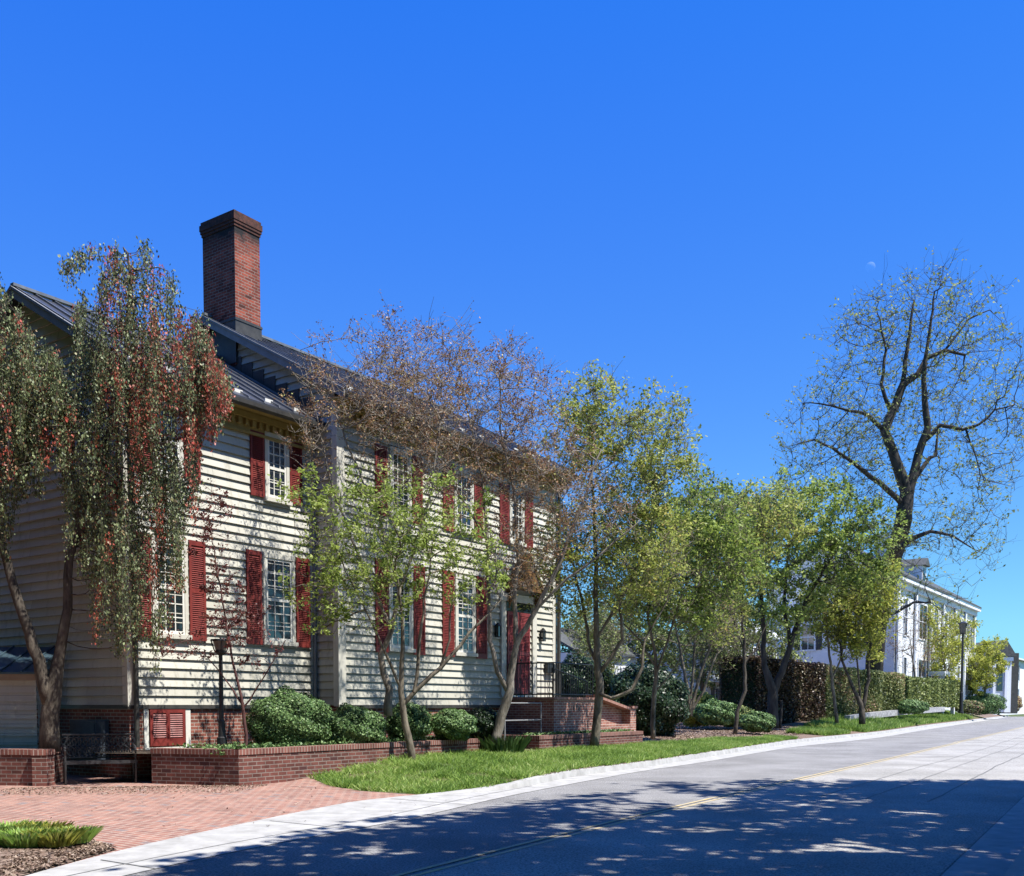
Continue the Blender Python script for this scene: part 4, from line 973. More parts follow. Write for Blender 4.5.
T3 = 20.9
tree('crape_myrtle', 'multi-stemmed lime green tree rooted on the lawn against the long brick planter wall',
     [S(T3, [(413, 766, 0, .085), (408, 735, 0, .075), (403, 712, 0, .07), (401, 690, 0, .06), (403, 650, -.1, .045), (402, 610, -.2, .03), (396, 570, -.3, .02)]),
      S(T3, [(403, 705, 0, .05), (416, 690, 0, .05), (440, 668, .1, .045), (460, 645, .2, .035), (480, 622, .3, .025), (500, 600, .4, .015)]),
      S(T3, [(414, 692, 0, .04), (419, 650, 0, .035), (424, 600, 0, .025), (432, 560, -.1, .015)]),
      S(T3, [(402, 690, 0, .035), (386, 655, -.2, .03), (366, 610, -.4, .02), (345, 570, -.6, .012)]),
      S(T3, [(440, 668, .1, .028), (448, 640, 0, .022), (452, 600, 0, .014)])],
     [(385, 560, 20.4, 62, 52, 1.1, 4), (335, 530, 20.1, 48, 45, .9, 2.4), (440, 540, 20.9, 58, 48, 1.1, 3.2), (395, 490, 20.4, 75, 22, 1.0, 1.8), (350, 610, 20.2, 55, 32, .8, 1.6), (455, 590, 21, 38, 28, .8, 1), (300, 500, 20.0, 24, 22, .6, .6), (312, 590, 20.0, 30, 34, .7, 1.0), (492, 570, 21.2, 24, 30, .7, .7)], 2000,
     GREEN['lime'], .034, 5.4, M['bark_pale'], twl=.28, twk=2, gap=.22, spread=.09, group='crape myrtles in front of the house')
tree('crape_myrtle', 'pale leaning tree inside the planter among the boxwoods, with bare brown twigs',
     [S(21.6, [(388, 716, 0, .10), (390, 690, 0, .085), (384, 672, 0, .07), (380, 655, 0, .065), (392, 630, 0, .05), (400, 590, 0, .04), (380, 520, 0, .03), (350, 450, 0, .02), (330, 400, 0, .012)]),
      S(21.6, [(392, 630, 0, .04), (360, 560, 0, .03), (330, 480, 0, .022), (318, 420, 0, .014), (300, 350, 0, .008)]),
      S(21.6, [(400, 590, 0, .03), (430, 500, 0, .025), (440, 420, 0, .015)])],
     [(345, 400, 21.2, 45, 45, 1.0, 2.2), (400, 400, 21.6, 50, 70, 1.2, 4), (310, 440, 20.9, 28, 40, .6, .8), (440, 430, 21.8, 40, 60, 1.1, 2)], 800,
     GREEN['brown'], .022, 2.8, M['bark_twig'], twl=.42, twk=3, spread=.07, tip=.0065, group='crape myrtles in front of the house', twr=.0055)
T4 = 23.6
tree('crape_myrtle', 'forked tree leaning out of the planter gap under a wide bare brown crown',
     [S(T4, [(494, 744, 0, .12), (502, 715, 0, .11), (510, 690, 0, .10), (512, 665, 0, .08), (516, 645, 0, .07), (536, 610, -.1, .055), (556, 570, -.2, .045), (580, 510, -.2, .03), (600, 450, -.2, .018)]),
      S(T4, [(508, 692, 0, .06), (498, 672, 0, .055), (490, 640, 0, .05), (489, 600, .1, .045), (487, 540, .1, .035), (482, 480, .1, .028), (470, 420, 0, .02), (455, 350, 0, .01)]),
      S(T4, [(516, 645, 0, .06), (514, 600, .1, .05), (518, 560, .1, .04), (515, 500, .1, .03), (500, 430, .1, .02), (500, 370, 0, .012)]),
      S(T4, [(536, 610, -.1, .04), (560, 585, -.3, .035), (600, 555, -.5, .025), (640, 520, -.6, .014)]),
      S(T4, [(487, 540, .1, .03), (450, 480, .1, .022), (420, 420, .1, .014), (400, 360, .1, .008)])],
     [(440, 400, 23.4, 78, 72, 1.6, 5), (510, 410, 23.6, 48, 60, 1.4, 3.5), (540, 470, 23.4, 45, 50, 1.2, 3), (575, 500, 23.4, 45, 55, 1.2, 2), (470, 480, 23.6, 75, 40, 1.2, 2.8), (520, 560, 23.2, 40, 40, 1.0, 1.4)], 1900,
     GREEN['brown'], .024, 3.0, M['bark_twig'], twl=.46, twk=3, spread=.08, tip=.007, group='crape myrtles in front of the house', twr=.006)
T5 = 27
tree('crape_myrtle', 'tallest crown of the row, mixed brown and green, trunk before the brick stoop',
     [S(T5, [(594, 746, 0, .132), (597, 720, 0, .114), (600, 690, 0, .114), (597, 655, 0, .088), (596, 610, 0, .070), (596, 550, 0, .053), (592, 480, 0, .035), (592, 410, 0, .016)]),
      S(T5, [(600, 672, 0, .062), (612, 655, -.1, .057), (622, 640, -.1, .048), (620, 600, -.2, .040), (640, 560, -.2, .026), (660, 500, -.2, .016)]),
      S(T5, [(598, 665, 0, .053), (590, 650, .2, .048), (586, 620, .3, .044), (572, 560, .3, .031), (562, 500, .3, .018)]),
      S(T5, [(596, 640, 0, .044), (620, 600, -.2, .040), (646, 560, -.2, .031), (680, 520, -.3, .018)]),
      S(T5, [(600, 694, -.1, .053), (612, 698, -.4, .048), (632, 690, -.5, .048), (642, 668, -.5, .044), (645, 640, -.4, .026), (668, 600, -.4, .018)])],
     [(590, 440, 26.8, 42, 62, 1.6, 4), (640, 470, 26.8, 42, 60, 1.6, 4), (615, 560, 27, 70, 60, 1.6, 5.6), (672, 440, 26.8, 22, 45, 1, 1.0), (560, 560, 27, 30, 60, 1.2, 1.6), (650, 560, 26.6, 50, 40, 1.4, 2)], 2300,
     GREEN['olive'], .043, 3.0, M['bark_pale'], twl=.42, twk=3, gap=.1, spread=.12, tip=.007, group='crape myrtles in front of the house', twr=.006)
T6 = 32
tree('crape_myrtle', 'slim single-trunked tree just right of the brick steps with a light green crown',
     [S(T6, [(653, 739, 0, .082), (653, 710, 0, .075), (656, 680, 0, .075), (656, 655, 0, .054), (648, 620, 0, .041), (648, 570, 0, .031), (655, 520, 0, .014)]),
      S(T6, [(656, 675, 0, .041), (668, 640, -.2, .037), (680, 600, -.3, .027), (700, 550, -.3, .014)]),
      S(T6, [(654, 664, 0, .034), (640, 640, .1, .027), (618, 618, .1, .020), (600, 590, .1, .014)]),
      S(T6, [(657, 690, 0, .027), (672, 672, -.1, .020), (690, 640, -.1, .014)])],
     [(665, 560, 31.8, 60, 62, 1.8, 4), (705, 540, 31.8, 42, 58, 1.6, 3.2), (640, 600, 32, 46, 30, 1.4, 1.4), (690, 600, 32, 55, 40, 1.6, 2.4), (700, 485, 31.8, 14, 28, .8, .6), (735, 570, 31.8, 30, 40, 1.2, 1.4)], 1900,
     GREEN['lime'], .056, 2.3, M['bark_pale'], twl=.42, twk=3, gap=.12, spread=.15, tip=.008, group='crape myrtles in front of the house', twr=.006, tonefn=lambda c_: -.12)
T7 = 40
tree('crape_myrtle', 'thin curved tree between the big dark shrub and the tall hedge',
     [S(T7, [(735, 734, 0, .084), (738, 712, 0, .077), (745, 690, 0, .077), (745, 660, 0, .063), (742, 620, 0, .049), (745, 560, 0, .028)]),
      S(T7, [(745, 662, 0, .042), (756, 650, 0, .035), (768, 620, 0, .021)]),
      S(T7, [(744, 650, 0, .035), (730, 610, 0, .028), (715, 570, 0, .014)])],
     [(735, 545, 40, 44, 50, 2.2, 3.8), (700, 530, 39, 36, 36, 2, 2.0), (765, 525, 40, 42, 36, 2, 2.8), (725, 590, 40, 44, 38, 2, 1.8)], 1500,
     GREEN['olive'], .064, 2.2, M['bark'], step=.28, kill=.34, twl=.5, twk=3, gap=.1, spread=.18, tip=.009, group='crape myrtles in front of the house', twr=.008)
T8 = 46
tree('crape_myrtle', 'stout dark-trunked tree with a broad olive green crown before the tall hedge',
     [S(T8, [(772, 728, 0, .295), (773, 705, 0, .246), (773, 690, 0, .230), (764, 665, 0, .131), (764, 630, 0, .107), (760, 580, 0, .074), (765, 530, 0, .033)]),
      S(T8, [(774, 692, 0, .180), (784, 665, 0, .148), (795, 630, 0, .123), (808, 595, 0, .090), (830, 560, 0, .057), (850, 530, 0, .025)]),
      S(T8, [(790, 645, 0, .098), (784, 600, .2, .074), (788, 560, .2, .049), (790, 510, .2, .025)]),
      S(T8, [(781, 700, .3, .074), (780, 728, .3, .090)])],
     [(795, 520, 46, 62, 40, 3, 4.5), (848, 548, 46, 50, 42, 2.8, 3.8), (750, 545, 46, 52, 42, 2.6, 3.4), (800, 580, 46, 70, 32, 2.8, 3), (875, 580, 46, 22, 25, 1.8, .9), (780, 620, 46, 40, 22, 2.2, .7)], 2300,
     GREEN['lime'], .075, 2.3, M['bark_dark'], step=.32, kill=.36, twl=.5, twk=3, gap=.2, spread=.16, tip=.010, group='crape myrtles in front of the house', twr=.008, tonefn=lambda c_: -.08 + .12 * np.sin(c_[:, 0] * 1.1))
T9 = 50
tree('small_street_tree', 'thin white-footed tree on the grass island in front of the hedge',
     [S(T9, [(837, 723, 0, .102), (834, 700, 0, .085), (832, 678, 0, .076), (828, 640, 0, .051), (826, 610, 0, .025)]), S(T9, [(832, 680, 0, .051), (842, 655, 0, .043), (850, 620, 0, .025)])],
     [(835, 605, 50, 32, 35, 2, 2), (815, 620, 50, 22, 22, 1.4, 1), (850, 590, 50, 25, 30, 1.6, 1)], 650, GREEN['olive'], .07, 3.0, M['bark_pale'], step=.32, kill=.36, twl=.5, twk=3, spread=.2, tip=.010, group='small trees on the grass island', twr=.008)
tree('small_street_tree', 'low vase-shaped tree with yellow-green leaves and a forked trunk, rightmost on the grass island',
     [S(T9, [(862, 724, 0, .170), (862, 706, 0, .145), (854, 690, 0, .085), (842, 660, 0, .060), (838, 630, 0, .025)]), S(T9, [(863, 708, 0, .111), (868, 680, 0, .085), (870, 645, 0, .043), (874, 615, 0, .025)]), S(T9, [(860, 700, 0, .060), (857, 660, 0, .043), (852, 630, 0, .025)])],
     [(870, 610, 50, 24, 40, 2, 2.4), (848, 625, 50, 26, 30, 1.8, 1.8), (880, 585, 50, 16, 22, 1.3, .9), (860, 650, 50, 26, 14, 1.4, .7)], 900, GREEN['yellow'], .07, 3.2, M['bark'], step=.32, kill=.36, twl=.5, twk=3, spread=.2, tip=.010, group='small trees on the grass island', twr=.008)
# vase-shaped shrub trees in the yard behind the lawn
tree('yard_shrub_tree', 'many-stemmed pale shrub tree behind the big dark round shrub',
     [S(38, [(690, 716, 0, .10), (688, 690, 0, .08), (680, 650, 0, .05), (672, 610, 0, .02)]), S(38, [(690, 716, 0, .08), (698, 680, 0, .06), (712, 640, 0, .04), (722, 600, 0, .02)]), S(38, [(690, 714, 0, .06), (694, 660, 0, .05), (696, 610, 0, .02)]), S(38, [(690, 714, 0, .06), (704, 690, 0, .05), (716, 655, 0, .03)])],
     [(690, 600, 38, 40, 36, 2, 3), (715, 620, 38, 28, 30, 1.6, 1.6)], 700, GREEN['olive'], .05, 1.6, M['bark_pale'], step=.28, kill=.32, twl=.5, twk=3, spread=.16, tip=.009, twr=.008)
tree('yard_shrub_tree', 'grey leafless shrub tree rising behind the pale green bushes',
     [S(52, [(722, 700, 0, .10), (720, 670, 0, .07), (715, 640, 0, .04)]), S(52, [(722, 700, 0, .08), (728, 670, 0, .06), (735, 640, 0, .03)]), S(52, [(722, 698, 0, .06), (724, 650, 0, .04)])],
     [(722, 640, 52, 34, 42, 2.4, 3), (600, 640, 52, 30, 40, 2.4, 1)], 700, GREEN['hedgeg'], .06, 1.5, M['bark_pale'], step=.32, kill=.36, twl=.6, twk=3, spread=.18, tip=.010, twr=.009)

for (lb, x, Y, top, wd) in (('hazy green tree far behind the stoop railing', 585, 58, 600, 34), ('light green tree in the back garden above the dark round shrub', 640, 62, 585, 40), ('light green tree in the back garden behind the grey shrub tree', 700, 66, 590, 42), ('green tree in the back garden behind the left end of the tall hedge', 760, 68, 600, 36)):
    cy = (top + 690) / 2
    tree('garden_tree', lb, [S(Y, [(x, 703, 0, .16), (x + 3, 670, 0, .12), (x - 2, 640, 0, .07)]), S(Y, [(x + 2, 680, 0, .08), (x + 14, 650, 0, .05)])],
         [(x, cy, Y, wd, (690 - top) / 2, 2.5, 3), (x + 12, cy + 16, Y, wd, 28, 2, 1)], 620, GREEN['hedgeg'], .10, 2.4, M['bark_pale'], step=.45, kill=.5, twl=.6, twk=3, spread=.24, tip=.012, group='trees in the back garden')
# big sparse tree
BY = 56
def BS(pts): return S(BY, pts)
tree('tall_bare_tree', 'towering dark-limbed tree in thin spring leaf rising above the white house', 
     [BS([(868, 720, 10, .66), (872, 690, 10, .60), (879, 620, 8, .55), (891, 568, 4, .51), (904, 520, 0, .46), (907, 492, 0, .38), (896, 462, 0, .29), (884, 430, 0, .25), (896, 405, .3, .23), (902, 385, .3, .21), (918, 374, .2, .17), (926, 358, .2, .13), (945, 350, 0, .10), (966, 355, 0, .07)]),
      BS([(902, 385, .3, .14), (905, 360, .5, .12), (910, 330, .6, .09), (914, 300, .6, .05)]),
      BS([(906, 505, 0, .34), (910, 488, 0, .29), (918, 455, 0, .23), (927, 428, -.2, .2), (924, 400, -.2, .16), (924, 370, -.3, .12), (930, 330, -.3, .08), (935, 290, -.3, .04)]),
      BS([(884, 430, 0, .13), (868, 415, -.3, .1), (840, 408, -.6, .06), (810, 402, -.8, .03)]),
      BS([(903, 505, 0, .16), (888, 490, -.5, .15), (872, 478, -.8, .13), (858, 468, -1, .11), (840, 452, -1.2, .08), (815, 440, -1.4, .05), (790, 445, -1.5, .02)]),
      BS([(925, 440, -.2, .15), (940, 425, -.5, .12), (962, 430, -.8, .09), (978, 425, -1, .07), (995, 410, -1.1, .05), (1015, 405, -1, .03)]),
      BS([(890, 410, .2, .12), (882, 385, .2, .1), (886, 350, .2, .07), (880, 320, .2, .04)]),
      BS([(914, 480, 0, .14), (930, 458, .3, .11), (936, 455, .3, .09), (938, 430, .3, .04)]),
      BS([(900, 548, 0, .18), (912, 537, -.8, .14), (930, 531, -1.2, .10), (952, 536, -1.5, .06), (975, 550, -1.6, .03), (990, 556, -1.6, .012)]),
      BS([(881, 616, 7.5, .12), (896, 612, 5, .085), (914, 603, 1, .06), (930, 603, -1, .04), (943, 612, -1.5, .02), (950, 626, -1.5, .01)]),
      BS([(966, 430, -.8, .06), (975, 455, -.9, .04), (985, 480, -1, .02)]),
      BS([(945, 350, 0, .07), (968, 320, .2, .05), (990, 310, .3, .03)])],
     [(918, 328, 56, 62, 50, 5, 5.5), (955, 385, 56, 58, 60, 6, 3.5), (975, 460, 56, 45, 60, 5, 2.6), (860, 340, 56, 35, 42, 3.5, 1.7), (840, 420, 55.5, 55, 45, 5, 2.4), (830, 460, 55, 55, 28, 5, 2.0), (900, 440, 56, 60, 60, 5, 2.0), (950, 540, 54.6, 60, 45, 3.5, 2.0), (1005, 420, 56, 24, 70, 4, 1.0), (930, 600, 54.6, 50, 25, 2, .5), (870, 500, 55, 40, 20, 3, .7)], 2900,
     GREEN['spring'], .075, .85, M['bark_dark'], step=.5, kill=.62, twl=1.0, twk=2, spread=.16, tip=.011, twr=.0075)

# ------------------------------------------------------------------ shrubs and hedges
def LS(u, v, z): return LW(u, v, z)
shrub('boxwood_bush', 'large rounded bright green boxwood, leftmost bush inside the planter', P(289, 722, 20.1), (.80, .75, .64), 26000, GREEN['box'], .022, group='boxwood bushes in the planter')
shrub('boxwood_bush', 'medium round boxwood touching the largest one on its right side', P(352, 730, 21.0), (.72, .65, .50), 20000, GREEN['box'], .022, group='boxwood bushes in the planter')
shrub('boxwood_bush', 'shaded boxwood directly behind the leaning trunks', P(408, 724, 22.3), (.55, .5, .48), 10000, GREEN['box'], .024, group='boxwood bushes in the planter')
shrub('boxwood_bush', 'low boxwood to the right of the lime green tree trunk', P(453, 725, 22.8), (.55, .5, .36), 10000, GREEN['box'], .024, group='boxwood bushes in the planter')
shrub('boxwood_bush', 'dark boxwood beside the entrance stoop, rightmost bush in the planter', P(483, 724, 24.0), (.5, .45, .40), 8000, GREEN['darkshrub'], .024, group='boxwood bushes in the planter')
iv = []
for _ in range(9000):
    u = RNG.uniform(-.2, 7.9); v = -2.95 + RNG.random() ** 2 * 1.6; iv.append(LW(u, v, .57 + RNG.random() ** 2 * .16))
tag(quads('ivy', leafq(np.array(iv), .025, .8, .8), GREEN['box']), 'low green ground cover over the soil of the brick planter', 'ground cover', kind='stuff')
iv = np.array([LW(RNG.uniform(9.9, 15.4), RNG.uniform(-2.95, -2.55), .6 + RNG.random() ** 2 * .12) for _ in range(3500)])
tag(quads('ivy', leafq(iv, .03, .8, .8), GREEN['box']), 'low green ground cover behind the short brick wall at the steps', 'ground cover', kind='stuff')
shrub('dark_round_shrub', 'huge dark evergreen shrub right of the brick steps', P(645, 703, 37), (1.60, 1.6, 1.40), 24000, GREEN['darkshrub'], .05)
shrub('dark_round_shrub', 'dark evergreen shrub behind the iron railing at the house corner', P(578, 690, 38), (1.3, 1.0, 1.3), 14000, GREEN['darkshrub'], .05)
shrub('garden_shrub', 'pale yellow-green bush with mulch in front, beside the dark shrub', P(697, 709, 46), (.95, .8, .85), 9000, GREEN['yellow'], .045)
shrub('garden_shrub', 'mid green low bush in front of the grey leafless shrub tree', P(716, 713, 44), (1.0, .8, .55), 8000, GREEN['box'], .05)
shrub('garden_shrub', 'leafy green bush left of the thin curved tree', P(735, 716, 45), (.9, .8, .5), 7000, GREEN['hedgeg'], .05)
shrub('garden_shrub', 'clump of glossy green leaves at the foot of the dark-trunked tree', P(757, 722, 41), (.75, .6, .42), 6000, GREEN['box'], .05)
# tall hedge, mottled
def hedge(name, label, pA, pB, dep, z0, hA, hB, n, leaf, s, tonefn=None):
    pA, pB = np.asarray(pA, float), np.asarray(pB, float); d = pB - pA; d[2] = 0; L = np.linalg.norm(d); d /= L; nn = np.array([-d[1], d[0], 0])
    root = empty(name, (pA[0], pA[1], z0[0]), 0, label, 'hedge'); base = np.array([pA[0], pA[1], z0[0]])
    def pt(t, w_, h): # t along, w_ 0..1 across, h 0..1
        z = (z0[0] + (z0[1] - z0[0]) * t) + h * (hA + (hB - hA) * t)
        return pA * [1, 1, 0] + d * (L * t)[:, None] + nn * ((w_ - .0) * dep)[:, None] + np.stack([0*t, 0*t, z], 1)
    k1, k2, k3 = int(n * .5), int(n * .3), int(n * .2)
    t1 = RNG.random(k1); wv = .06 * np.sin(t1 * L * 1.7) + RNG.random(k1) * .16; p1 = pt(t1, wv - .05, RNG.random(k1))
    t2 = RNG.random(k2); p2 = pt(t2, RNG.random(k2), 1 - RNG.random(k2) * .07 + .03 * np.sin(t2 * L * 2))
    w3 = RNG.random(k3); h3 = RNG.random(k3); p3 = pt(RNG.random(k3) * .04 + (RNG.random(k3) > .5) * .96, w3, h3)
    p_ = np.vstack([p1, p2, p3]); V = leafq(p_, s, .6)
    tone = None if tonefn is None else np.clip(tonefn(p_) + RNG.random(len(p_)) * .6, 0, 1)
    quads('foliage', V, leaf, root, origin=base, tone=tone)
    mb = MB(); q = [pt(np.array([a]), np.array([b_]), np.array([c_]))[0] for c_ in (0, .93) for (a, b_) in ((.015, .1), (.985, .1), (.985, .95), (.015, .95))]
    mb.prism(q[:4], q[4:]); mb.build('shade_core', M['core'], root, origin=base, uvs=False)
    return root
hA = P(757, 727, 50); hB = P(904, 707, 64)
GREEN['copper'] = leafmat('dark_copper_leaf', [(0, (.012, .010, .008)), (.4, (.045, .028, .020)), (.7, (.11, .065, .045)), (.88, (.15, .13, .06)), (1, (.24, .20, .13))], .12, .4)
hM = hA * .60 + hB * .40
hedge('copper_hedge', 'tall dark copper-brown hedge behind the stout dark-trunked tree', hA, hM, 2.2, (hA[2], hM[2] - .05), 3.5, 3.0, 30000, GREEN['copper'], .06)
hedge('tall_hedge', 'tall clipped green hedge mottled with red, continuing the copper hedge to the right', hM + (hM - hA) * .01, hB, 2.2, (hM[2], hB[2] - .1), 2.9, 2.2, 42000, GREEN['hedge'], .06, lambda p_: .05 + .35 * (.5 + .5 * np.sin(p_[:, 0] * .9 + p_[:, 2] * 1.3)))
hC = P(908, 707, 70); hD = P(960, 707, 88)
hedge('clipped_hedge', 'shorter clipped green hedge behind the street lamp', hC, hD, 2.0, (hC[2], hD[2]), 2.1, 2.3, 24000, GREEN['hedgeg'], .08)
lw = empty('low_white_wall', P(850, 716.5, 55), 0, 'low whitewashed retaining wall under the hedges along the grass', 'wall')
mb = MB(); pts = [P(850, 716.5, 55), P(875, 713, 59), P(905, 710, 64), P(945, 707.5, 76)]
for a, b in zip(pts[:-1], pts[1:]):
    n_ = np.array([-(b-a)[1], (b-a)[0], 0]); n_ /= np.linalg.norm(n_); n_ *= .3; e_ = np.array([0, 0, .05]); dn = np.array([0, 0, -.3])
    mb.prism([a + dn, b + dn, b + n_ + dn, a + n_ + dn], [a + e_, b + e_, b + n_ + e_, a + n_ + e_])
mb.build('wall_run', M['white_wall'], lw, origin=pts[0])
shrub('garden_shrub', 'small green plant sprawling over the low white wall', P(911, 707, 63), (1.1, .6, .45), 4000, GREEN['box'], .06)
shrub('garden_shrub', 'dark green bush right of the street lamp foot', P(984, 704, 100), (2.2, 1.5, 1.1), 6000, GREEN['box'], .07)
shrub('garden_shrub', 'low red-tinged bush at the foot of the street lamp', P(969, 707, 90), (1.4, .9, .6), 4000, GREEN['hedge'], .07)
shrub('garden_shrub', 'orange-brown bush beside the white porch', P(1013, 703, 125), (1.0, 1.0, 1.2), 4000, GREEN['brown'], .07)
tree('yellow_green_tree', 'small yellow-green tree in front of the right end of the white house',
     [S(100, [(984, 708, 0, .14), (985, 690, 0, .12), (988, 670, 0, .06)]), S(100, [(985, 692, 0, .08), (978, 670, 0, .05)])],
     [(982, 668, 100, 20, 22, 3, 3), (990, 655, 100, 9, 16, 2, 1), (975, 680, 100, 14, 18, 2.4, 1)], 800, GREEN['yellow'], .11, 3.6, M['bark_pale'], step=.5, kill=.55, twl=.5, twk=3, spread=.22, tip=.012)
tree('yellow_green_tree', 'thin pale-stemmed young tree with few olive leaves in front of the white house wall',
     [S(86, [(944, 704, 0, .12), (946, 670, 0, .10), (940, 640, 0, .05)]), S(86, [(945, 690, 0, .08), (952, 650, 0, .04)])],
     [(942, 655, 86, 22, 36, 2.8, 2), (930, 628, 86, 14, 24, 1.8, .8), (956, 640, 88, 14, 28, 2, .8)], 620, GREEN['yellow'], .09, 3.6, M['bark_pale'], step=.5, kill=.55, twl=.8, twk=3, spread=.25, tip=.014)
tree('bare_white_shrub', 'bare pale-twigged small tree before the white house, above the hedge',
     [S(76, [(916, 700, 0, .10), (914, 670, 0, .07), (910, 640, 0, .03)]), S(76, [(916, 695, 0, .07), (924, 660, 0, .05), (926, 630, 0, .02)])],
     [(912, 645, 76, 20, 32, 2.2, 2), (900, 640, 76, 12, 20, 1.4, .6)], 460, GREEN['brown'], .05, .9, M['bark_pale'], step=.5, kill=.55, twl=.8, twk=3, spread=.25, tip=.013)

# ------------------------------------------------------------------ houses up the street
def place_house(name, label, origin, rz=None): return empty(name, origin, (R(90) - ANG) if rz is None else rz, label, 'house')
def simple_window(root, u0, u1, z0, z1, v, shutters=True, side=None, m='iron'):
    """window on plane v (facing -v), or on the end wall u=side (facing -u)"""
    def bx(mb, a0, a1, d0, d1, za, zb):
        if side is None: mb.box(a0, a1, v - d1, v - d0, za, zb)
        else: mb.box(side - d1, side - d0, a0, a1, za, zb)
    fr = MB()
    for q in ((u0 - .12, u0, z0, z1), (u1, u1 + .12, z0, z1), (u0 - .12, u1 + .12, z1, z1 + .14), (u0 - .16, u1 + .16, z0 - .12, z0)): bx(fr, q[0], q[1], .0, .08, q[2], q[3])
    zm = (z0 + z1) / 2; bx(fr, u0, u1, .02, .05, zm - .03, zm + .03); um = (u0 + u1) / 2; bx(fr, um - .02, um + .02, .02, .045, z0, zm - .03); bx(fr, um - .02, um + .02, .02, .045, zm + .03, z1)
    f = fr.build('window', M['white'], root); g = MB(); bx(g, u0, u1, .005, .015, z0, z1); g.build('pane', M['glass'], f)
    if shutters:
        for a in (u0 - .62, u1 + .14): s = MB(); bx(s, a, a + .46, .01, .06, z0 - .05, z1 + .05); s.build('shutter', M[m], f)
# white house with dormers
wA = P(896, 573, 77); wr = place_house('white_house', 'tall white house with dormers and a white chimney behind the big sparse tree', (wA[0], wA[1], 0))
Lw = 31.5; ze = wA[2] - .3; mb = MB(); mb.box(0, Lw, 0, 10, 0, ze); mb.build('wall', M['white'], wr)
for uu in (0.0, Lw - .2): mb = MB(); mb.prism([(uu, 0.01, ze), (uu, 5, ze + 3.2), (uu, 9.99, ze)], [(uu + .2, 0.01, ze), (uu + .2, 5, ze + 3.2), (uu + .2, 9.99, ze)]); mb.build('gable_wall', M['white'], wr)
mb = MB(); mb.box(-.5, Lw + .5, -.55, .0, ze - .25, ze + .02); mb.box(-.3, Lw + .3, -.25, .0, ze - .7, ze - .252); mb.build('cornice', M['white'], wr)
mb = MB()
for (a, za, b, zb_) in ((-.6, ze - .0, 5, ze + 3.35), (5, ze + 3.35, 10.5, ze)): mb.prism([(-.5, a, za + .03), (Lw + .5, a, za + .03), (Lw + .5, b, zb_), (-.5, b, zb_)], [(-.5, a, za + .2), (Lw + .5, a, za + .2), (Lw + .5, b, zb_ + .2), (-.5, b, zb_ + .2)])
wroof = mb.build('roof', M['slate'], wr)
mb = MB(); mb.box(2.2, 4.0, 1.0, 2.2, ze - .5, ze + 3.6); mb.box(2.1, 4.1, .9, 2.3, ze + 3.6, ze + 3.8); mb.build('chimney', M['white'], wr)
for u in (12.5,):
    mb = MB(); mb.box(u, u + 1.6, .9, 4, ze + .8, ze + 2.4); d_ = mb.build('dormer', M['white'], wr)
    mb = MB(); mb.prism([(u - .2, .6, ze + 2.4), (u + 1.8, .6, ze + 2.4), (u + .8, .6, ze + 3.1)], [(u - .2, 4.2, ze + 2.4), (u + 1.8, 4.2, ze + 2.4), (u + .8, 4.2, ze + 3.1)]); mb.build('dormer_roof', M['slate'], d_)
    mb = MB(); mb.box(u + .4, u + 1.2, .87, .895, ze + 1.1, ze + 2.2); mb.build('dormer_pane', M['glass'], d_)
for zc in (2.4, 7.0):
    for u, w2 in ((2.6, .9), (7.6, 2.6), (13.2, 1.3), (17.4, 1.1), (19.6, 1.1), (23.4, 1.1), (27.4, 1.1), (29.3, 1.1)): simple_window(wr, u, u + w2, zc, zc + 2.8, 0, shutters=False)
for v_ in (2.5, 6.2):
    for zc in (2.1, 5.9): simple_window(wr, v_, v_ + 1.0, zc, zc + 2.0, 0, side=0)
mb = MB()
for u in (.1, 5.8, 11.0, 16.2, 21.4, 26.2, 30.9): mb = MB(); mb.box(u, u + .5, -.22, -.09, .5, ze - .72); mb.build("column", M["white"], wr)
mb = MB(); mb.box(10.2, 15.2, -1.6, -.26, 3.9, 4.3); mb.box(10.3, 10.6, -1.5, -1.2, .6, 3.9); mb.box(14.8, 15.1, -1.5, -1.2, .6, 3.9); mb.build('portico', M['white'], wr)
# pale house seen through the trees
hb = P(770, 690, 70); hr = place_house('pale_blue_white_house', 'pale two-storey house glimpsed through the olive green tree crowns', (hb[0], hb[1], 0))
mb = MB(); mb.box(-4, 9.5, 3, 11, 0, 6.6); mb.build('wall', M['white'], hr)
mb = MB(); mb.prism([(-4.4, 2.5, 6.6), (9.9, 2.5, 6.6), (9.9, 7, 9.0), (-4.4, 7, 9.0)], [(-4.4, 2.5, 6.75), (9.9, 2.5, 6.75), (9.9, 7, 9.15), (-4.4, 7, 9.15)]); mb.build('roof', M['slate_pale'], hr)
mb = MB(); mb.box(-4, 9.5, 1, 2.99, 3.0, 3.2); [mb.box(u, u + .2, 1.05, 1.25, 0, 3) for u in (-4, -.6, 2.8, 6.2, 9.3)]; mb.build('porch', M['white'], hr)
rl = railing([(-3.9, 1.2, 3.2), (9.4, 1.2, 3.2)], .95, .3, .02); rl.build('railing', M['iron'], hr)
for zc in (.9, 4.0):
    for u in (-2.6, 1.0, 4.4, 7.6): simple_window(hr, u, u + 1.0, zc, zc + 1.7, 3)
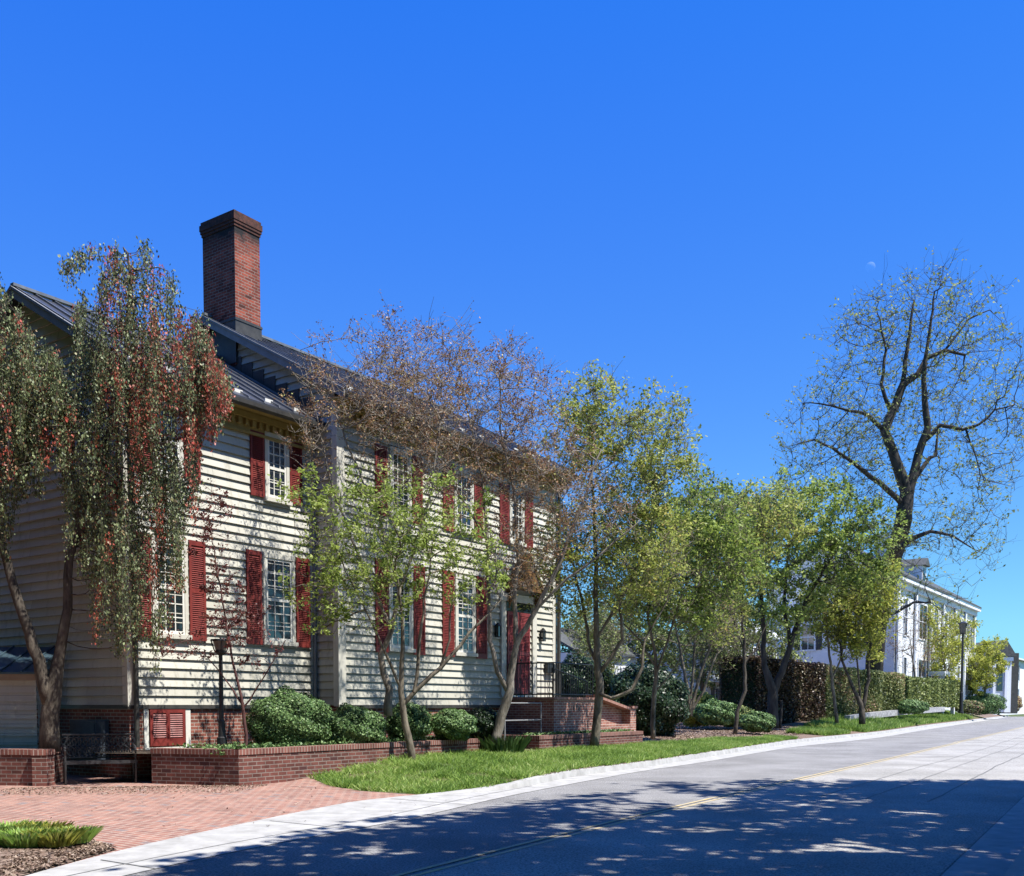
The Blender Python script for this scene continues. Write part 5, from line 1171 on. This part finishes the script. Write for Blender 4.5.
# outbuilding behind the brick steps
gb = P(592, 690, 56); gr = place_house('garden_cottage', 'small blue-white cottage with a dark window behind the brick steps', (gb[0], gb[1], 0))
mb = MB(); mb.box(-2, 5.2, 0, 5, .2, 4.3); mb.build('wall', M['white'], gr)
mb = MB(); mb.prism([(-2.3, -.3, 4.3), (5.5, -.3, 4.3), (5.5, 2.5, 5.8), (-2.3, 2.5, 5.8)], [(-2.3, -.3, 4.42), (5.5, -.3, 4.42), (5.5, 2.5, 5.92), (-2.3, 2.5, 5.92)]); mb.build('roof', M['slate'], gr)
for u in (-1.0, 1.2, 3.4): simple_window(gr, u, u + 1.0, 2.1, 3.5, 0, shutters=False)
# last houses at the right edge
fb_ = P(984, 700, 132); fr_ = place_house('far_white_house', 'far white house with a pale roof and a small dark chimney at the right edge', (fb_[0], fb_[1], 0))
mb = MB(); mb.box(0, 30, 0, 10, 0, 6.6); mb.build('wall', M['white'], fr_)
mb = MB(); mb.prism([(-.4, -.5, 6.4), (30.4, -.5, 6.4), (30.4, 5, 8.2), (-.4, 5, 8.2)], [(-.4, -.5, 6.55), (30.4, -.5, 6.55), (30.4, 5, 8.35), (-.4, 5, 8.35)]); mb.build('roof', M['slate_pale'], fr_)
mb = MB(); mb.box(2.6, 3.9, 3.4, 4.6, 7, 9.2); mb.box(2.4, 4.1, 3.2, 4.8, 9.2, 9.5); mb.build('chimney', M['flash'], fr_)
for zc in (1.2, 4.0):
    for u in (5, 9, 13, 17, 21): simple_window(fr_, u, u + 1.1, zc, zc + 1.8, 0)
pb = P(1001, 709.5, 120); pr = empty('white_porch_house', (pb[0], pb[1], 0), 0, 'narrow white porch front under a small grey gable, just left of the photo edge', 'house')
mb = MB(); mb.box(-.75, .8, 0, 5, .4, 5.1); mb.build('wall', M['white'], pr)
mb = MB(); mb.prism([(-1.5, -.3, 5.1), (1.1, -.3, 5.1), (.2, -.3, 6.5)], [(-3.6, 6, 5.1), (1.1, 6, 5.1), (-.6, 6, 6.5)]); mb.build('roof', M['slate'], pr)
mb = MB(); mb.box(-.45, .05, -.05, -.01, 2.2, 4.7); mb.build('window', M['glass'], pr); mb = MB(); mb.box(-.8, -.6, -.16, -.02, .4, 5.0); mb.box(.2, .4, -.16, -.02, .4, 5.0); mb.box(-.85, .85, -.2, -.02, 4.72, 5.05); mb.build('column', M['white'], pr)
mb = MB(); mb.box(.82, 1.5, .2, 5, .3, 5.4); mb.build('side_passage', M['flash'], pr)
mb = MB()
for k in range(4): mb.box(-1.4 - .0, -.8, -.2 - .3 * k, .1 - .3 * k, .2, 1.3 - .28 * k)
mb.build('step', M['white'], pr)

fr_.scale = (1.3, 1.3, 1.3); pr.scale = (1.42, 1.42, 1.42)
# ------------------------------------------------------------------ shade trees over the near pavement (overhead and beside the camera)
DISP = np.array([SUN.x / SUN.z, SUN.y / SUN.z])
def in_shade(p):
    x, y = p
    if y < .5 or y > 24: return False
    px = CX + F * x / y * 1.0; py = 705 + EYE * 1000 / y
    top = np.interp(px, [-400, 130, 215, 300, 360, 430, 480, 540, 600, 700, 1100, 1700], [1150, 885, 862, 838, 826, 818, 811, 803, 795, 780, 777, 776])
    if py < top: 
        # ragged leafy outliers beyond the main edge
        return 560 < px < 720 and 778 < py < 790 and RNG.random() < .8
    if 610 < px < 745 and 796 < py < 811: return RNG.random() < .12
    return True
def shade_tree(name, label, trunk, region, ncl, h0, h1, lead):
    cs = []; tries = 0
    while len(cs) < ncl and tries < 400000:
        tries += 1; x = RNG.uniform(*region[0]); y = RNG.uniform(*region[1])
        if not in_shade((x, y)): continue
        h = RNG.uniform(h0, h1); q = np.array([x + DISP[0] * h, y + DISP[1] * h, h])
        if q[1] > 0:
            a, b_ = proj(q)
            if -80 < a < 1140 and b_ > -170: continue
        cs.append(q)
    cs = np.array(cs); base = np.array(trunk); root = empty(name, base, 0, label, 'tree', 'shade trees outside the photo, beside the camera')
    top = cs.mean(0); top[2] = h0 + 1
    st_ = [([base, base + [0, 0, 2.5], base * .6 + top * .4, base * .2 + top * .8 + np.array([0, 0, .5])], [.4, .32, .22, .12], None)]
    posA, par, rmin, ch, nst = grow(st_, cs[:1500], .5, .6); mb = MB(); wood_mesh(mb, posA, par, rmin, ch, .012); mb.build('trunk', M['bark'], root, origin=base, smooth=True, uvs=False)
    k = 27; c_ = np.repeat(cs, k, axis=0) + RNG.normal(0, .22, (len(cs) * k, 3))
    quads('crown', leafq(c_, .12, .7, 1.2), GREEN['shade'], root, origin=base); print(name, len(cs), len(posA))
shade_tree('shade_tree', 'leafy tree standing on the near verge to the right of the camera', (10.5, 6.5, .1), ((-5.5, 16), (.5, 19)), 3400, 8.0, 13.5, 0)
shade_tree('shade_tree', 'leafy tree farther up the near verge outside the right edge of the photo', (19, 15, .1), ((6, 24), (6, 18.4)), 1900, 7.5, 14, 0)

def add_sky_blocker(label, base, r, h):  # added trees, never in view; their crowns keep sky light off
    base = np.array(base, float); root = empty('sky_blocker_tree', base, 0, label, 'tree', 'added unseen trees that block sky light')
    mb = MB(); mb.tube([base, base + [0, 0, h * .5], base + [.3, .2, h * .9]], [.3, .22, .06], 8); mb.build('trunk', M['bark'], root, origin=base, smooth=True, uvs=False)
    n = 24000; q = rand_unit(n) * (RNG.random(n) ** .4)[:, None]; c_ = base + [0, 0, h * .55] + q * np.array([r, r, h * .47]) * (1 + .15 * np.sin(q[:, :1] * 9) * np.cos(q[:, 1:2] * 8))
    quads('crown', leafq(c_, .22, .7), GREEN['shade'], root, origin=base)
for lb, b_, r, h in (('tall dense tree added out of view at the left to block sky light, nearest the house', (-16.6, 19.5, 0), 4.4, 17), ('tall dense tree added out of view beside the forecourt to block sky light', (-14.6, 12, 0), 4.4, 17), ('tall dense tree added at the left to block sky light, just ahead of the camera', (-11.5, 4.5, 0), 4.2, 17),
                     ('dense tree added at the left to block sky light, just behind the camera', (-9, -3.5, 0), 4.6, 17), ('dense tree added straight behind the camera to block sky light', (-1, -8, 0), 5, 18), ('dense tree added behind the camera on the right to block sky light', (8, -8, 0), 5, 18),
                     ('dense tree added behind the right verge to block sky light', (17, -2, 0), 5, 17), ('dense tree added far out on the right verge to block sky light', (24.5, 9, 0), 5, 17)):
    add_sky_blocker(lb, b_, r, h)

# ------------------------------------------------------------------ faint daytime moon
mo = P(870.5, 267, 3000.0); rr = 4.6 * 3000 / F
mm, t, b = mat('moon_rock'); tr = N(t, 'ShaderNodeBsdfTransparent'); add = N(t, 'ShaderNodeAddShader'); df = N(t, 'ShaderNodeBsdfDiffuse'); df.inputs[0].default_value = (.075, .075, .07, 1)
t.links.new(tr.outputs[0], add.inputs[0]); t.links.new(df.outputs[0], add.inputs[1]); ge = N(t, 'ShaderNodeNewGeometry'); mxm = N(t, 'ShaderNodeMixShader'); t.links.new(ge.outputs['Backfacing'], mxm.inputs[0]); t.links.new(add.outputs[0], mxm.inputs[1]); t.links.new(tr.outputs[0], mxm.inputs[2]); t.links.new(mxm.outputs[0], t.nodes['Material Output'].inputs[0])
mb = MB()
for i in range(17):
    for j in range(24):
        a = math.pi * i / 16; q = 2 * math.pi * j / 24; mb.v.append((mo[0] + rr*math.sin(a)*math.cos(q), mo[1] + rr*math.sin(a)*math.sin(q), mo[2] + rr*math.cos(a)))
for i in range(16):
    for j in range(24): mb.f.append([i*24+j, (i+1)*24+j, (i+1)*24+(j+1) % 24, i*24+(j+1) % 24])
tag(mb.build('moon', mm, origin=mo, smooth=True, uvs=False), 'faint pale half moon in the blue sky left of the tall sparse tree', 'moon')
